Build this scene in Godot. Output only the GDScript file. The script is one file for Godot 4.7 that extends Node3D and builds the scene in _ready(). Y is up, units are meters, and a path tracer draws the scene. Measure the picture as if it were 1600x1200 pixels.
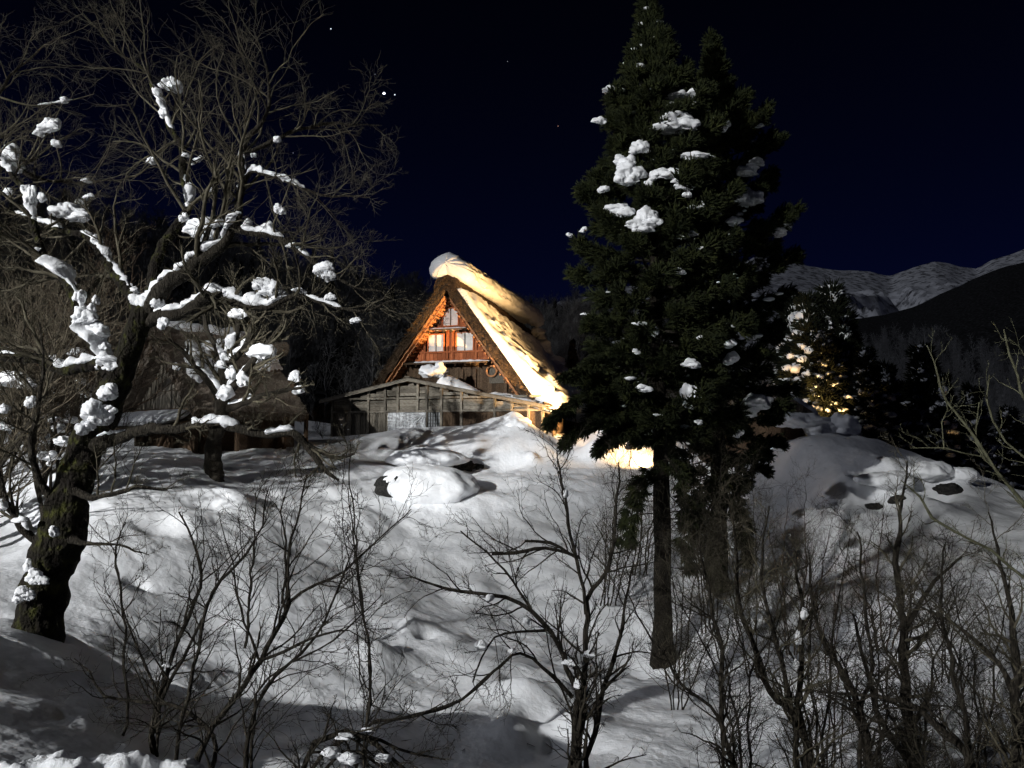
extends Node3D
# Night view of a floodlit, snow-covered thatched farmhouse beyond a snowy gully.
# Eye level is y = 0; the camera looks along -Z; one unit is one metre.

const FOCAL := 1177.6          # focal length in pixels of the 1600x1200 photograph
const PITCH := 0.0848          # the camera looks slightly upwards

var mats := {}
var used_names := {}
var rng := RandomNumberGenerator.new()
var noise_a := FastNoiseLite.new()
var noise_b := FastNoiseLite.new()
var noise_c := FastNoiseLite.new()
var noise_ridge := FastNoiseLite.new()

func _ready() -> void:
	rng.seed = 7
	setup_noise()
	setup_camera()
	setup_sky()
	setup_moon()
	make_materials()
	build_snow_ground()
	build_far_land()
	build_floodlights()
	build_farmhouse()
	build_annex()
	build_roof_snow()
	build_barn()
	build_hut()
	build_mounds()
	build_hill_forest()
	build_cedars()
	build_snowy_conifers()
	build_cherry()
	build_pruned_tree()
	build_thicket()
	build_shrubs()
	build_foreground_snow()
	build_fallen_twigs()
	build_stars()

func setup_camera() -> void:
	var cam := Camera3D.new()
	cam.name = "camera"
	cam.fov = 54.0
	cam.near = 0.1
	cam.far = 9000.0
	cam.rotation = Vector3(PITCH, 0, 0)
	add_child(cam)
	cam.current = true

func setup_sky() -> void:
	var sm := ProceduralSkyMaterial.new()
	sm.sky_top_color = Color(0.004, 0.005, 0.012)
	sm.sky_horizon_color = Color(0.022, 0.047, 0.18)
	sm.sky_curve = 0.15
	sm.ground_bottom_color = Color(0.0, 0.0, 0.0)
	sm.ground_horizon_color = Color(0.01, 0.012, 0.03)
	sm.sun_angle_max = 1.0
	var sky := Sky.new()
	sky.sky_material = sm
	var env := Environment.new()
	env.background_mode = Environment.BG_SKY
	env.sky = sky
	env.tonemap_mode = Environment.TONE_MAPPER_LINEAR
	env.tonemap_exposure = 1.0
	env.sdfgi_enabled = true
	env.ssao_enabled = true
	env.ssil_enabled = true
	var we := WorldEnvironment.new()
	we.name = "environment"
	we.environment = env
	add_child(we)

func setup_moon() -> void:
	# moonlight from behind the photographer, high on the left: it draws the far snow range
	var moon := DirectionalLight3D.new()
	moon.name = "moonlight"
	moon.light_energy = 0.105
	moon.light_color = Color(0.93, 0.95, 1.0)
	moon.light_angular_distance = 0.5
	moon.shadow_enabled = true
	moon.sky_mode = DirectionalLight3D.SKY_MODE_LIGHT_ONLY
	add_child(moon)
	moon.look_at_from_position(Vector3(-75, 45, 15), Vector3.ZERO)

# ---------------------------------------------------------------- helpers

func setup_noise() -> void:
	for q in [[noise_a, 11, 0.25, 3], [noise_b, 23, 1.0, 3], [noise_c, 37, 4.0, 2]]:
		q[0].noise_type = FastNoiseLite.TYPE_SIMPLEX_SMOOTH
		q[0].seed = q[1]
		q[0].frequency = q[2]
		q[0].fractal_octaves = q[3]
	noise_ridge.noise_type = FastNoiseLite.TYPE_SIMPLEX
	noise_ridge.seed = 5
	noise_ridge.frequency = 1.0
	noise_ridge.fractal_type = FastNoiseLite.FRACTAL_RIDGED
	noise_ridge.fractal_octaves = 4

func at(px: float, py: float, depth: float) -> Vector3:
	# the point that the photograph's pixel shows, `depth` metres away along -Z
	var x := (px - 800.0) / FOCAL
	var y := (600.0 - py) / FOCAL
	var d := Vector3(x, sin(PITCH) + y * cos(PITCH), -cos(PITCH) + y * sin(PITCH))
	return d * (depth / -d.z)

func on_plane(f: Transform3D, px: float, py: float, zl: float) -> Vector3:
	# where that pixel's ray meets the plane z = zl of a thing's own frame, in that frame
	var inv := f.affine_inverse()
	var o := inv * Vector3.ZERO
	var d := inv.basis * at(px, py, 1.0)
	return o + d * ((zl - o.z) / d.z)

func numbered(called: String) -> String:
	if not used_names.has(called):
		used_names[called] = 0
		return called
	used_names[called] += 1
	return "%s_%03d" % [called, used_names[called]]

func tag(o: Node3D, label: String, category: String, group := "") -> Node3D:
	o.set_meta("label", label)
	o.set_meta("category", category)
	if group != "":
		o.set_meta("group", group)
	return o

func thing(called: String, label: String, category: String, frame := Transform3D(), group := "") -> Node3D:
	var o := Node3D.new()
	o.name = numbered(called)
	o.transform = frame
	add_child(o)
	tag(o, label, category, group)
	return o

func part(called: String, mesh: Mesh, mat: Material, parent: Node3D) -> MeshInstance3D:
	var o := MeshInstance3D.new()
	o.mesh = mesh
	o.material_override = mat
	if parent == self:
		o.name = numbered(called)
	else:
		o.name = called
	parent.add_child(o, true)
	return o

func structure(called: String, mesh: Mesh, mat: Material) -> MeshInstance3D:
	var o := part(called, mesh, mat, self)
	o.set_meta("kind", "structure")
	return o

func stuff(o: Node3D) -> Node3D:
	o.set_meta("kind", "stuff")
	return o

func multi(called: String, mesh: Mesh, mat: Material, where: Array, parent: Node3D) -> MultiMeshInstance3D:
	var mm := MultiMesh.new()
	mm.transform_format = MultiMesh.TRANSFORM_3D
	mm.mesh = mesh
	mm.instance_count = where.size()
	for i in where.size():
		mm.set_instance_transform(i, where[i])
	var o := MultiMeshInstance3D.new()
	o.multimesh = mm
	o.material_override = mat
	o.name = numbered(called) if parent == self else called
	parent.add_child(o, true)
	o.set_meta("kind", "stuff")
	return o

class Soup:
	var v := PackedVector3Array()
	var n := PackedVector3Array()
	var t := PackedInt32Array()

	func grid(nu: int, nv: int, f: Callable) -> void:
		var base := v.size()
		for j in nv + 1:
			for i in nu + 1:
				v.append(f.call(float(i) / nu, float(j) / nv))
		for j in nv:
			for i in nu:
				var a := base + j * (nu + 1) + i
				t.append_array(PackedInt32Array([a, a + 1, a + nu + 1, a + 1, a + nu + 2, a + nu + 1]))

	func tube(pts: PackedVector3Array, rad: PackedFloat32Array, sides: int) -> void:
		var m := pts.size()
		if m < 2:
			return
		var base := v.size()
		var perp := Vector3.ZERO
		for i in m:
			var d := (pts[mini(i + 1, m - 1)] - pts[maxi(i - 1, 0)]).normalized()
			if i == 0:
				perp = d.cross(Vector3(0.31, 0.17, 0.93)).normalized()
			perp = (perp - d * perp.dot(d)).normalized()
			var side := d.cross(perp)
			for k in sides:
				var a := TAU * k / sides
				var q := perp * cos(a) + side * sin(a)
				v.append(pts[i] + q * rad[i])
				n.append(q)
		for i in m - 1:
			for k in sides:
				var a := base + i * sides + k
				var b := base + i * sides + (k + 1) % sides
				var c := a + sides
				var d := b + sides
				t.append_array(PackedInt32Array([a, c, b, b, c, d]))

	func box(centre: Vector3, size: Vector3, basis := Basis()) -> void:
		var h := size * 0.5
		for axis in 3:
			for s in [-1.0, 1.0]:
				var o := Vector3.ZERO
				o[axis] = s
				var u := Vector3.ZERO
				u[(axis + 1) % 3] = 1.0
				var w := o.cross(u)
				var at0 := v.size()
				for q in [[-1, -1], [1, -1], [1, 1], [-1, 1]]:
					v.append(centre + basis * ((o + u * q[0] + w * q[1]) * h))
					n.append(basis * o)
				t.append_array(PackedInt32Array([at0, at0 + 2, at0 + 1, at0, at0 + 3, at0 + 2]))

	func smooth() -> void:
		n.resize(v.size())
		n.fill(Vector3.ZERO)
		for k in range(0, t.size(), 3):
			var a := t[k]
			var b := t[k + 1]
			var c := t[k + 2]
			var q := (v[c] - v[a]).cross(v[b] - v[a])
			n[a] += q
			n[b] += q
			n[c] += q
		for k in n.size():
			n[k] = n[k].normalized()

	func flip_if(up: Vector3) -> void:
		# turns the faces so that they look along `up`, or outwards from a closed shape where up is zero
		var total := 0.0
		var mid := Vector3.ZERO
		for k in range(0, v.size(), maxi(1, v.size() / 64)):
			mid += v[k]
		mid /= ceilf(float(v.size()) / maxi(1, v.size() / 64))
		for k in range(0, t.size(), 3):
			var a := v[t[k]] - mid
			var b := v[t[k + 1]] - mid
			var c := v[t[k + 2]] - mid
			var q := (c - a).cross(b - a)
			total += q.dot(up) if up != Vector3.ZERO else q.dot(a + b + c)
		if total < 0.0:
			for k in range(0, t.size(), 3):
				var s := t[k + 1]
				t[k + 1] = t[k + 2]
				t[k + 2] = s

	func done(up := Vector3.ZERO) -> ArrayMesh:
		if n.size() != v.size():
			flip_if(up)
			smooth()
		var a := []
		a.resize(Mesh.ARRAY_MAX)
		a[Mesh.ARRAY_VERTEX] = v
		a[Mesh.ARRAY_NORMAL] = n
		a[Mesh.ARRAY_INDEX] = t
		var m := ArrayMesh.new()
		m.add_surface_from_arrays(Mesh.PRIMITIVE_TRIANGLES, a)
		return m

func ball(s: Soup, centre: Vector3, size: Vector3, bumps: float, freq: float, detail := 10, flat := 0.0) -> void:
	# a lumpy ball; `flat` lifts its underside
	var rows := detail
	var cols := detail * 2
	var base := s.v.size()
	for j in rows + 1:
		for i in cols:
			var th := PI * j / rows
			var ph := TAU * i / cols
			var d := Vector3(sin(th) * cos(ph), cos(th), sin(th) * sin(ph))
			var q := d * size
			var w := noise_b.get_noise_3dv((centre + q) * freq) + 0.5 * noise_b.get_noise_3dv((centre - q) * freq * 2.7)
			q *= 1.0 + bumps * w
			if q.y < 0.0:
				q.y *= 1.0 - flat
			s.v.append(centre + q)
	for j in rows:
		for i in cols:
			var a := base + j * cols + i
			var b := base + j * cols + (i + 1) % cols
			s.t.append_array(PackedInt32Array([a, a + cols, b, b, a + cols, b + cols]))

var unit_box: ArrayMesh

func board(called: String, parent: Node3D, centre: Vector3, size: Vector3, mat: Material, turn := Basis()) -> MeshInstance3D:
	# one plank, post or rail with slightly rounded arrises
	if unit_box == null:
		unit_box = bevel_box(Vector3.ONE, 0.03)
	var o := part(called, unit_box, mat, parent)
	o.transform = Transform3D(turn * Basis.from_scale(size), centre)
	return o

func bevel_box(size: Vector3, r: float) -> ArrayMesh:
	var pts: Array[Vector3] = []
	for sx in [-1, 1]:
		for sy in [-1, 1]:
			for sz in [-1, 1]:
				var h := size * 0.5
				pts.append(Vector3(sx * (h.x - r), sy * (h.y - r), sz * h.z))
				pts.append(Vector3(sx * (h.x - r), sy * h.y, sz * (h.z - r)))
				pts.append(Vector3(sx * h.x, sy * (h.y - r), sz * (h.z - r)))
	var st := SurfaceTool.new()
	st.begin(Mesh.PRIMITIVE_TRIANGLES)
	st.set_smooth_group(-1)
	var faces: Array = []
	var id := func(sx: int, sy: int, sz: int, k: int) -> int: return ((sx + 1) / 2 * 4 + (sy + 1) / 2 * 2 + (sz + 1) / 2) * 3 + k
	for s in [-1, 1]:
		faces.append([id.call(-1, -1, s, 0), id.call(1, -1, s, 0), id.call(1, 1, s, 0), id.call(-1, 1, s, 0)])
		faces.append([id.call(-1, s, -1, 1), id.call(1, s, -1, 1), id.call(1, s, 1, 1), id.call(-1, s, 1, 1)])
		faces.append([id.call(s, -1, -1, 2), id.call(s, 1, -1, 2), id.call(s, 1, 1, 2), id.call(s, -1, 1, 2)])
	for a in [-1, 1]:
		for b in [-1, 1]:
			faces.append([id.call(-1, a, b, 0), id.call(1, a, b, 0), id.call(1, a, b, 1), id.call(-1, a, b, 1)])
			faces.append([id.call(a, -1, b, 0), id.call(a, 1, b, 0), id.call(a, 1, b, 2), id.call(a, -1, b, 2)])
			faces.append([id.call(a, b, -1, 1), id.call(a, b, 1, 1), id.call(a, b, 1, 2), id.call(a, b, -1, 2)])
			for c in [-1, 1]:
				faces.append([id.call(a, b, c, 0), id.call(a, b, c, 1), id.call(a, b, c, 2)])
	for f in faces:
		var mid := Vector3.ZERO
		for k in f:
			mid += pts[k]
		for k in range(1, f.size() - 1):
			var p: Vector3 = pts[f[0]]
			var q: Vector3 = pts[f[k]]
			var r3: Vector3 = pts[f[k + 1]]
			if (r3 - p).cross(q - p).dot(mid) < 0.0:
				var sw := q
				q = r3
				r3 = sw
			for w in [p, q, r3]:
				st.add_vertex(w)
	st.generate_normals()
	return st.commit()

func beam(called: String, parent: Node3D, a: Vector3, b: Vector3, wide: float, deep: float, mat: Material, up := Vector3.UP) -> MeshInstance3D:
	# a bar from a to b, `deep` along up
	var x := (b - a).normalized()
	var z := x.cross(up).normalized()
	var y := z.cross(x)
	return board(called, parent, (a + b) * 0.5, Vector3((b - a).length(), deep, wide), mat, Basis(x, y, z))

func curve_through(pts: Array, rads: Array, step: float) -> Array:
	# a smooth line through the points: [points, radii]
	var out := PackedVector3Array()
	var rr := PackedFloat32Array()
	var m := pts.size()
	for i in m - 1:
		var p0: Vector3 = pts[maxi(i - 1, 0)]
		var p1: Vector3 = pts[i]
		var p2: Vector3 = pts[i + 1]
		var p3: Vector3 = pts[mini(i + 2, m - 1)]
		var k := maxi(1, int(p1.distance_to(p2) / step))
		for j in k:
			var f := float(j) / k
			out.append(p1.cubic_interpolate(p2, p0, p3, f))
			rr.append(lerpf(rads[i], rads[i + 1], f))
	out.append(pts[m - 1])
	rr.append(rads[m - 1])
	return [out, rr]

# ---------------------------------------------------------------- materials

func lin(r: float, g: float, b: float) -> Color:
	return Color(r, g, b).linear_to_srgb()

func noise_tex(seed_: int, freq: float, colors: Array, stops: Array, size := 512, kind := FastNoiseLite.TYPE_SIMPLEX_SMOOTH, oct := 4) -> NoiseTexture2D:
	var n := FastNoiseLite.new()
	n.seed = seed_
	n.frequency = freq
	n.noise_type = kind
	n.fractal_octaves = oct
	var t := NoiseTexture2D.new()
	t.width = size
	t.height = size
	t.seamless = true
	t.seamless_blend_skirt = 0.2
	t.noise = n
	t.normalize = true
	if colors.size() > 0:
		var g := Gradient.new()
		g.offsets = PackedFloat32Array(stops)
		g.colors = PackedColorArray(colors)
		t.color_ramp = g
	return t

func world_mat(color_tex: Texture2D, scale: Vector3, rough := 0.9, height_tex: Texture2D = null, height := 1.0, local := false) -> StandardMaterial3D:
	var m := StandardMaterial3D.new()
	m.albedo_texture = color_tex
	m.roughness = rough
	m.metallic_specular = 0.3
	m.uv1_triplanar = true
	m.uv1_world_triplanar = not local
	m.uv1_scale = scale
	if height_tex != null:
		m.heightmap_enabled = true
		m.heightmap_texture = height_tex
		m.heightmap_scale = height
	return m

func make_materials() -> void:
	var grain := noise_tex(3, 0.03, [], [], 512, FastNoiseLite.TYPE_SIMPLEX_SMOOTH, 5)
	var streak := noise_tex(4, 0.02, [], [], 512, FastNoiseLite.TYPE_SIMPLEX, 5)
	var grainy := noise_tex(8, 0.06, [], [], 512, FastNoiseLite.TYPE_VALUE, 4)
	mats.grain = grain

	# snow: nearly white, with a grain of old flakes and pellets
	var s_tex := noise_tex(21, 0.012, [lin(0.76, 0.77, 0.79), lin(0.86, 0.865, 0.88)], [0.2, 0.75], 512)
	mats.snow = world_mat(s_tex, Vector3.ONE * 0.35, 0.75, grain, 1.7)
	mats.snow_fine = world_mat(s_tex, Vector3.ONE * 2.2, 0.75, grain, 0.6)
	mats.snow_roof = world_mat(s_tex, Vector3(0.25, 0.9, 0.25), 0.75, streak, 4.0)

	# bark, bare wood and twigs
	var bark_tex := noise_tex(31, 0.02, [lin(0.012, 0.01, 0.007), lin(0.03, 0.025, 0.019), lin(0.07, 0.062, 0.046)], [0.2, 0.55, 0.85], 512, FastNoiseLite.TYPE_SIMPLEX, 5)
	mats.bark = world_mat(bark_tex, Vector3(3.5, 1.0, 3.5), 0.95, grainy, 6.0)
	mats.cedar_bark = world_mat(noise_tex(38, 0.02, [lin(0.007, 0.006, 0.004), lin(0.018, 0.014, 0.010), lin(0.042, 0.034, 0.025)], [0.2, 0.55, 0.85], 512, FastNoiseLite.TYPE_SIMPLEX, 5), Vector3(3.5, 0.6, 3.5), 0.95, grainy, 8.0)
	var moss_tex := noise_tex(32, 0.012, [lin(0.010, 0.008, 0.006), lin(0.018, 0.016, 0.01), lin(0.042, 0.044, 0.011), lin(0.07, 0.072, 0.018)], [0.35, 0.6, 0.75, 1.0], 512, FastNoiseLite.TYPE_SIMPLEX_SMOOTH, 5)
	mats.mossy_bark = world_mat(moss_tex, Vector3(1.2, 0.8, 1.2), 1.0, grainy, 6.0)
	var twig_tex := noise_tex(33, 0.02, [lin(0.035, 0.03, 0.02), lin(0.08, 0.07, 0.048), lin(0.13, 0.118, 0.083)], [0.2, 0.5, 0.85], 256)
	mats.twig = world_mat(twig_tex, Vector3.ONE * 1.5, 0.9)
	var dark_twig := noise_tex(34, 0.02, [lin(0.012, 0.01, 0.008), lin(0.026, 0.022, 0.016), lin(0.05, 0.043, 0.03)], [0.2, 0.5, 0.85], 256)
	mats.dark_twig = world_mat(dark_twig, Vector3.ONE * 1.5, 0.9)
	var red_twig := noise_tex(35, 0.02, [lin(0.022, 0.016, 0.011), lin(0.052, 0.036, 0.024), lin(0.09, 0.062, 0.042)], [0.2, 0.5, 0.85], 256)
	mats.brown_twig = world_mat(red_twig, Vector3.ONE * 1.5, 0.9)
	var mid := noise_tex(37, 0.02, [lin(0.025, 0.02, 0.013), lin(0.055, 0.045, 0.031), lin(0.10, 0.085, 0.06)], [0.2, 0.5, 0.85], 256)
	mats.thicket_twig = world_mat(mid, Vector3.ONE * 1.5, 0.9)
	var pale := noise_tex(36, 0.02, [lin(0.045, 0.043, 0.025), lin(0.09, 0.088, 0.053), lin(0.14, 0.14, 0.09)], [0.2, 0.5, 0.85], 256)
	mats.pale_twig = world_mat(pale, Vector3.ONE * 3.0, 0.85)

	# cedar sprays
	var leaf_tex := noise_tex(41, 0.02, [lin(0.008, 0.011, 0.004), lin(0.02, 0.025, 0.008), lin(0.05, 0.055, 0.014)], [0.2, 0.55, 0.9], 256)
	mats.cedar = world_mat(leaf_tex, Vector3.ONE * 0.7, 0.8)
	mats.cedar.backlight_enabled = true
	mats.cedar.backlight = lin(0.04, 0.05, 0.01)
	var leaf_dark := noise_tex(42, 0.02, [lin(0.004, 0.006, 0.003), lin(0.01, 0.013, 0.006), lin(0.02, 0.024, 0.01)], [0.2, 0.55, 0.9], 256)
	mats.conifer = world_mat(leaf_dark, Vector3.ONE * 0.7, 0.85)

	# boards: weathered grey (with the grain along x or along y) and red-brown gable boards, three tones each
	for k in 3:
		var f: float = [0.72, 1.0, 1.3][k]
		var grey := noise_tex(50 + k, 0.025, [lin(0.07 * f, 0.058 * f, 0.042 * f), lin(0.17 * f, 0.15 * f, 0.12 * f), lin(0.27 * f, 0.25 * f, 0.21 * f)], [0.2, 0.5, 0.85], 512, FastNoiseLite.TYPE_SIMPLEX, 5)
		mats["plank_across_%d" % k] = world_mat(grey, Vector3(0.25, 4.0, 0.25), 0.9, grainy, 1.2)
		mats["plank_up_%d" % k] = world_mat(grey, Vector3(3.5, 0.25, 3.5), 0.9, grainy, 1.2)
		var red := noise_tex(60 + k, 0.025, [lin(0.22 * f, 0.062 * f, 0.024 * f), lin(0.42 * f, 0.13 * f, 0.05 * f), lin(0.52 * f, 0.19 * f, 0.08 * f)], [0.2, 0.5, 0.85], 512, FastNoiseLite.TYPE_SIMPLEX, 5)
		mats["gable_%d" % k] = world_mat(red, Vector3(3.5, 0.25, 3.5), 0.85, grainy, 1.0)
		var old := noise_tex(66 + k, 0.025, [lin(0.035 * f, 0.022 * f, 0.013 * f), lin(0.075 * f, 0.048 * f, 0.03 * f), lin(0.12 * f, 0.085 * f, 0.055 * f)], [0.2, 0.5, 0.85], 512, FastNoiseLite.TYPE_SIMPLEX, 5)
		mats["dark_wood_%d" % k] = world_mat(old, Vector3(2.0, 0.5, 2.0), 0.9, grainy, 1.0)
	mats.reed = world_mat(noise_tex(71, 0.03, [lin(0.18, 0.07, 0.03), lin(0.42, 0.19, 0.085), lin(0.6, 0.34, 0.17)], [0.2, 0.5, 0.85]), Vector3(0.6, 3.0, 3.0), 0.9, grainy, 1.5)
	mats.paper = world_mat(noise_tex(72, 0.02, [lin(0.68, 0.66, 0.62), lin(0.8, 0.79, 0.75)], [0.2, 0.8], 256), Vector3.ONE * 0.6, 0.8)
	mats.paper.rim_enabled = false

	# thatch: cut reed ends, brown and rough
	var th := noise_tex(73, 0.03, [lin(0.025, 0.016, 0.01), lin(0.085, 0.055, 0.034), lin(0.17, 0.115, 0.07)], [0.2, 0.5, 0.88], 512, FastNoiseLite.TYPE_VALUE, 5)
	mats.thatch = world_mat(th, Vector3.ONE * 1.6, 1.0, grainy, 9.0)
	var th2 := noise_tex(74, 0.03, [lin(0.09, 0.07, 0.054), lin(0.2, 0.165, 0.13), lin(0.32, 0.27, 0.22)], [0.2, 0.5, 0.88], 512, FastNoiseLite.TYPE_VALUE, 5)
	mats.grey_thatch = world_mat(th2, Vector3(1.6, 0.7, 1.6), 1.0, grainy, 8.0)
	mats.straw = world_mat(noise_tex(75, 0.03, [lin(0.05, 0.033, 0.02), lin(0.16, 0.11, 0.065)], [0.2, 0.85], 256), Vector3.ONE * 3.0, 1.0)

	# far land
	var rock := noise_tex(81, 0.012, [lin(0.05, 0.05, 0.055), lin(0.12, 0.12, 0.13), lin(0.8, 0.81, 0.84), lin(0.86, 0.87, 0.9)], [0.26, 0.34, 0.42, 0.8], 1024, FastNoiseLite.TYPE_SIMPLEX_SMOOTH, 6)
	mats.mountain = world_mat(rock, Vector3(0.0021, 0.0021, 0.0021), 0.9)
	var hill := noise_tex(82, 0.02, [lin(0.012, 0.012, 0.012), lin(0.03, 0.03, 0.031), lin(0.10, 0.10, 0.105)], [0.3, 0.6, 0.95], 512, FastNoiseLite.TYPE_SIMPLEX_SMOOTH, 6)
	mats.dark_hill = world_mat(hill, Vector3.ONE * 0.02, 1.0)
	mats.forest = world_mat(noise_tex(83, 0.03, [lin(0.02, 0.019, 0.017), lin(0.06, 0.057, 0.052)], [0.3, 0.8], 256), Vector3.ONE * 0.3, 1.0)
	mats.frost_twig = world_mat(noise_tex(84, 0.03, [lin(0.08, 0.078, 0.075), lin(0.32, 0.32, 0.32)], [0.3, 0.8], 256), Vector3.ONE * 0.1, 1.0)
	mats.stray_lit_twig = world_mat(noise_tex(89, 0.03, [lin(0.2, 0.2, 0.2), lin(0.5, 0.5, 0.51)], [0.3, 0.8], 256), Vector3.ONE * 0.1, 1.0)  # grove twigs lightened: faint stray light is put into their colour
	var rk := noise_tex(85, 0.03, [lin(0.01, 0.01, 0.01), lin(0.05, 0.047, 0.042)], [0.3, 0.8], 256)
	mats.rock = world_mat(rk, Vector3.ONE, 0.95, grainy, 4.0)

	var metal := StandardMaterial3D.new()
	metal.albedo_color = lin(0.05, 0.05, 0.055)
	metal.metallic = 0.6
	metal.roughness = 0.5
	mats.metal = metal
	mats.tarp = world_mat(noise_tex(86, 0.02, [lin(0.2, 0.2, 0.2), lin(0.45, 0.46, 0.47), lin(0.7, 0.72, 0.74)], [0.2, 0.5, 0.85], 256), Vector3(0.6, 1.2, 0.6), 0.45)
	mats.dark_lattice = world_mat(noise_tex(87, 0.02, [lin(0.04, 0.04, 0.038), lin(0.075, 0.075, 0.07)], [0.2, 0.8], 256), Vector3.ONE, 0.8)
	mats.screen = world_mat(noise_tex(88, 0.02, [lin(0.2, 0.21, 0.22), lin(0.3, 0.31, 0.32)], [0.2, 0.8], 256), Vector3.ONE, 0.7)

# ---------------------------------------------------------------- land

var spline_at: Array[Vector2] = []
var spline_w := PackedFloat64Array()
var coarse := PackedFloat32Array()
const X0 := -46.0
const Z0 := 8.0          # the ground grid runs from z = Z0 to z = Z0 - NZ * CELL
const CELL := 0.5
const NX := 190
const NZ := 150

# what the photograph shows of the ground: pixel and distance of points on the snow
const SEEN := [
	[100, 1100, 6.0], [20, 1000, 9.0], [20, 850, 20.0], [120, 1000, 9.0],
	[300, 1130, 11.0], [450, 1180, 10.5], [600, 1190, 11.0], [900, 1200, 12.0], [1200, 1200, 11.0], [1500, 1200, 10.0],
	[160, 850, 19.0], [120, 765, 22.0], [20, 700, 27.0], [330, 742, 26.0], [270, 705, 33.0], [430, 705, 34.0], [170, 690, 34.0],
	[300, 950, 18.0], [400, 850, 22.0], [500, 780, 28.0], [560, 740, 31.5],
	[500, 1000, 17.5], [600, 1100, 14.5], [650, 900, 23.5], [700, 1000, 18.8], [780, 1090, 15.2], [650, 810, 28.0],
	[850, 785, 29.5], [800, 748, 33.0], [900, 745, 33.0], [830, 736, 35.3], [1000, 737, 36.0], [950, 741, 34.0],
	[1035, 1030, 19.6], [900, 900, 24.0], [1000, 850, 26.5], [1140, 800, 27.5], [1150, 930, 22.0], [1130, 770, 29.5], [1150, 735, 32.0],
	[1300, 900, 21.5], [1300, 1050, 15.5], [1480, 900, 19.0], [1500, 1050, 13.0], [1590, 880, 19.5], [1590, 1050, 12.0],
	[1250, 690, 29.0], [1330, 690, 29.0], [1290, 674, 32.0], [1330, 730, 26.3], [1430, 725, 27.5], [1530, 775, 25.5],
	[1250, 770, 27.0], [1420, 790, 24.0],
	# the ploughed bank before the house and the yard
	[610, 678, 39.0], [700, 670, 39.6], [760, 663, 39.8], [805, 655, 39.8], [850, 676, 39.5], [900, 690, 39.6], [950, 682, 40.5], [1000, 690, 40.5], [1040, 690, 40.5],
	[620, 712, 36.8], [700, 715, 36.6], [800, 724, 36.4], [880, 728, 36.2], [530, 684, 40.0], [560, 715, 35.0],
]
# x, y, z of ground that stands outside the picture or out of sight
const UNSEEN := [
	[0.0, -1.6, 0.0], [4.0, -1.65, 0.0], [-4.0, -1.6, 0.0], [12.0, -1.7, 0.0], [-12.0, -1.5, 1.0], [0.0, -1.6, 6.0], [25.0, -1.7, 2.0], [-25.0, -0.7, 4.0],
	[-1.8, -1.55, -3.0], [2.0, -1.9, -3.2], [6.0, -1.95, -3.2], [3.0, -3.2, -6.5], [8.0, -3.2, -6.5], [-2.2, -2.4, -6.0], [-9.0, -1.75, -6.0], [-14.0, -2.0, -9.5], [-20.0, -0.7, -14.0], [-24.0, 0.8, -24.0], [-22.0, 0.6, -36.0],
	[18.0, -2.6, -10.0], [28.0, -2.5, -14.0], [24.0, -2.6, -24.0], [26.0, -4.5, -32.0], [22.0, -2.6, -38.0], [14.0, -0.5, -42.0], [16.0, -2.6, -52.0],
	[0.0, 0.2, -44.0], [-8.0, 0.4, -46.0], [6.0, 0.0, -46.0], [0.0, 0.0, -60.0], [-16.0, 0.8, -48.0], [-20.0, 2.5, -60.0], [10.0, -0.8, -62.0], [-32.0, 2.0, -44.0], [-40.0, 2.0, -20.0], [40.0, -4.0, -24.0], [40.0, -6.0, -45.0],
]

func tps(r2: float) -> float:
	return 0.0 if r2 < 1e-9 else 0.5 * r2 * log(r2)

func solve_ground() -> void:
	# a thin-plate spline through all the points
	var hs := PackedFloat64Array()
	for q in SEEN:
		var p := at(q[0], q[1], q[2])
		spline_at.append(Vector2(p.x, p.z))
		hs.append(p.y)
	for q in UNSEEN:
		spline_at.append(Vector2(q[0], q[2]))
		hs.append(q[1])
	var n := spline_at.size()
	var m := n + 3
	var a: Array[PackedFloat64Array] = []
	for i in m:
		var row := PackedFloat64Array()
		row.resize(m + 1)
		if i < n:
			for j in n:
				row[j] = tps(spline_at[i].distance_squared_to(spline_at[j]))
			row[i] += 0.6
			row[n] = 1.0
			row[n + 1] = spline_at[i].x
			row[n + 2] = spline_at[i].y
			row[m] = hs[i]
		else:
			for j in n:
				row[j] = [1.0, spline_at[j].x, spline_at[j].y][i - n]
		a.append(row)
	for c in m:
		var best := c
		for r in range(c + 1, m):
			if absf(a[r][c]) > absf(a[best][c]):
				best = r
		var sw := a[c]
		a[c] = a[best]
		a[best] = sw
		for r in range(c + 1, m):
			var f := a[r][c] / a[c][c]
			if f != 0.0:
				for k in range(c, m + 1):
					a[r][k] -= f * a[c][k]
	spline_w.resize(m)
	for c in range(m - 1, -1, -1):
		var s := a[c][m]
		for k in range(c + 1, m):
			s -= a[c][k] * spline_w[k]
		spline_w[c] = s / a[c][c]
	coarse.resize((NX + 1) * (NZ + 1))
	for j in NZ + 1:
		for i in NX + 1:
			var p := Vector2(X0 + i * CELL, Z0 - j * CELL)
			var h := spline_w[n] + spline_w[n + 1] * p.x + spline_w[n + 2] * p.y
			for k in n:
				h += spline_w[k] * tps(p.distance_squared_to(spline_at[k]))
			coarse[j * (NX + 1) + i] = clampf(h, -8.0, 5.0)

func smooth_ground(x: float, z: float) -> float:
	var fx := clampf((x - X0) / CELL, 0.0, NX - 0.001)
	var fz := clampf((Z0 - z) / CELL, 0.0, NZ - 0.001)
	var i := int(fx)
	var j := int(fz)
	var u := fx - i
	var w := fz - j
	var k := j * (NX + 1) + i
	return lerpf(lerpf(coarse[k], coarse[k + 1], u), lerpf(coarse[k + NX + 1], coarse[k + NX + 2], u), w)

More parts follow.
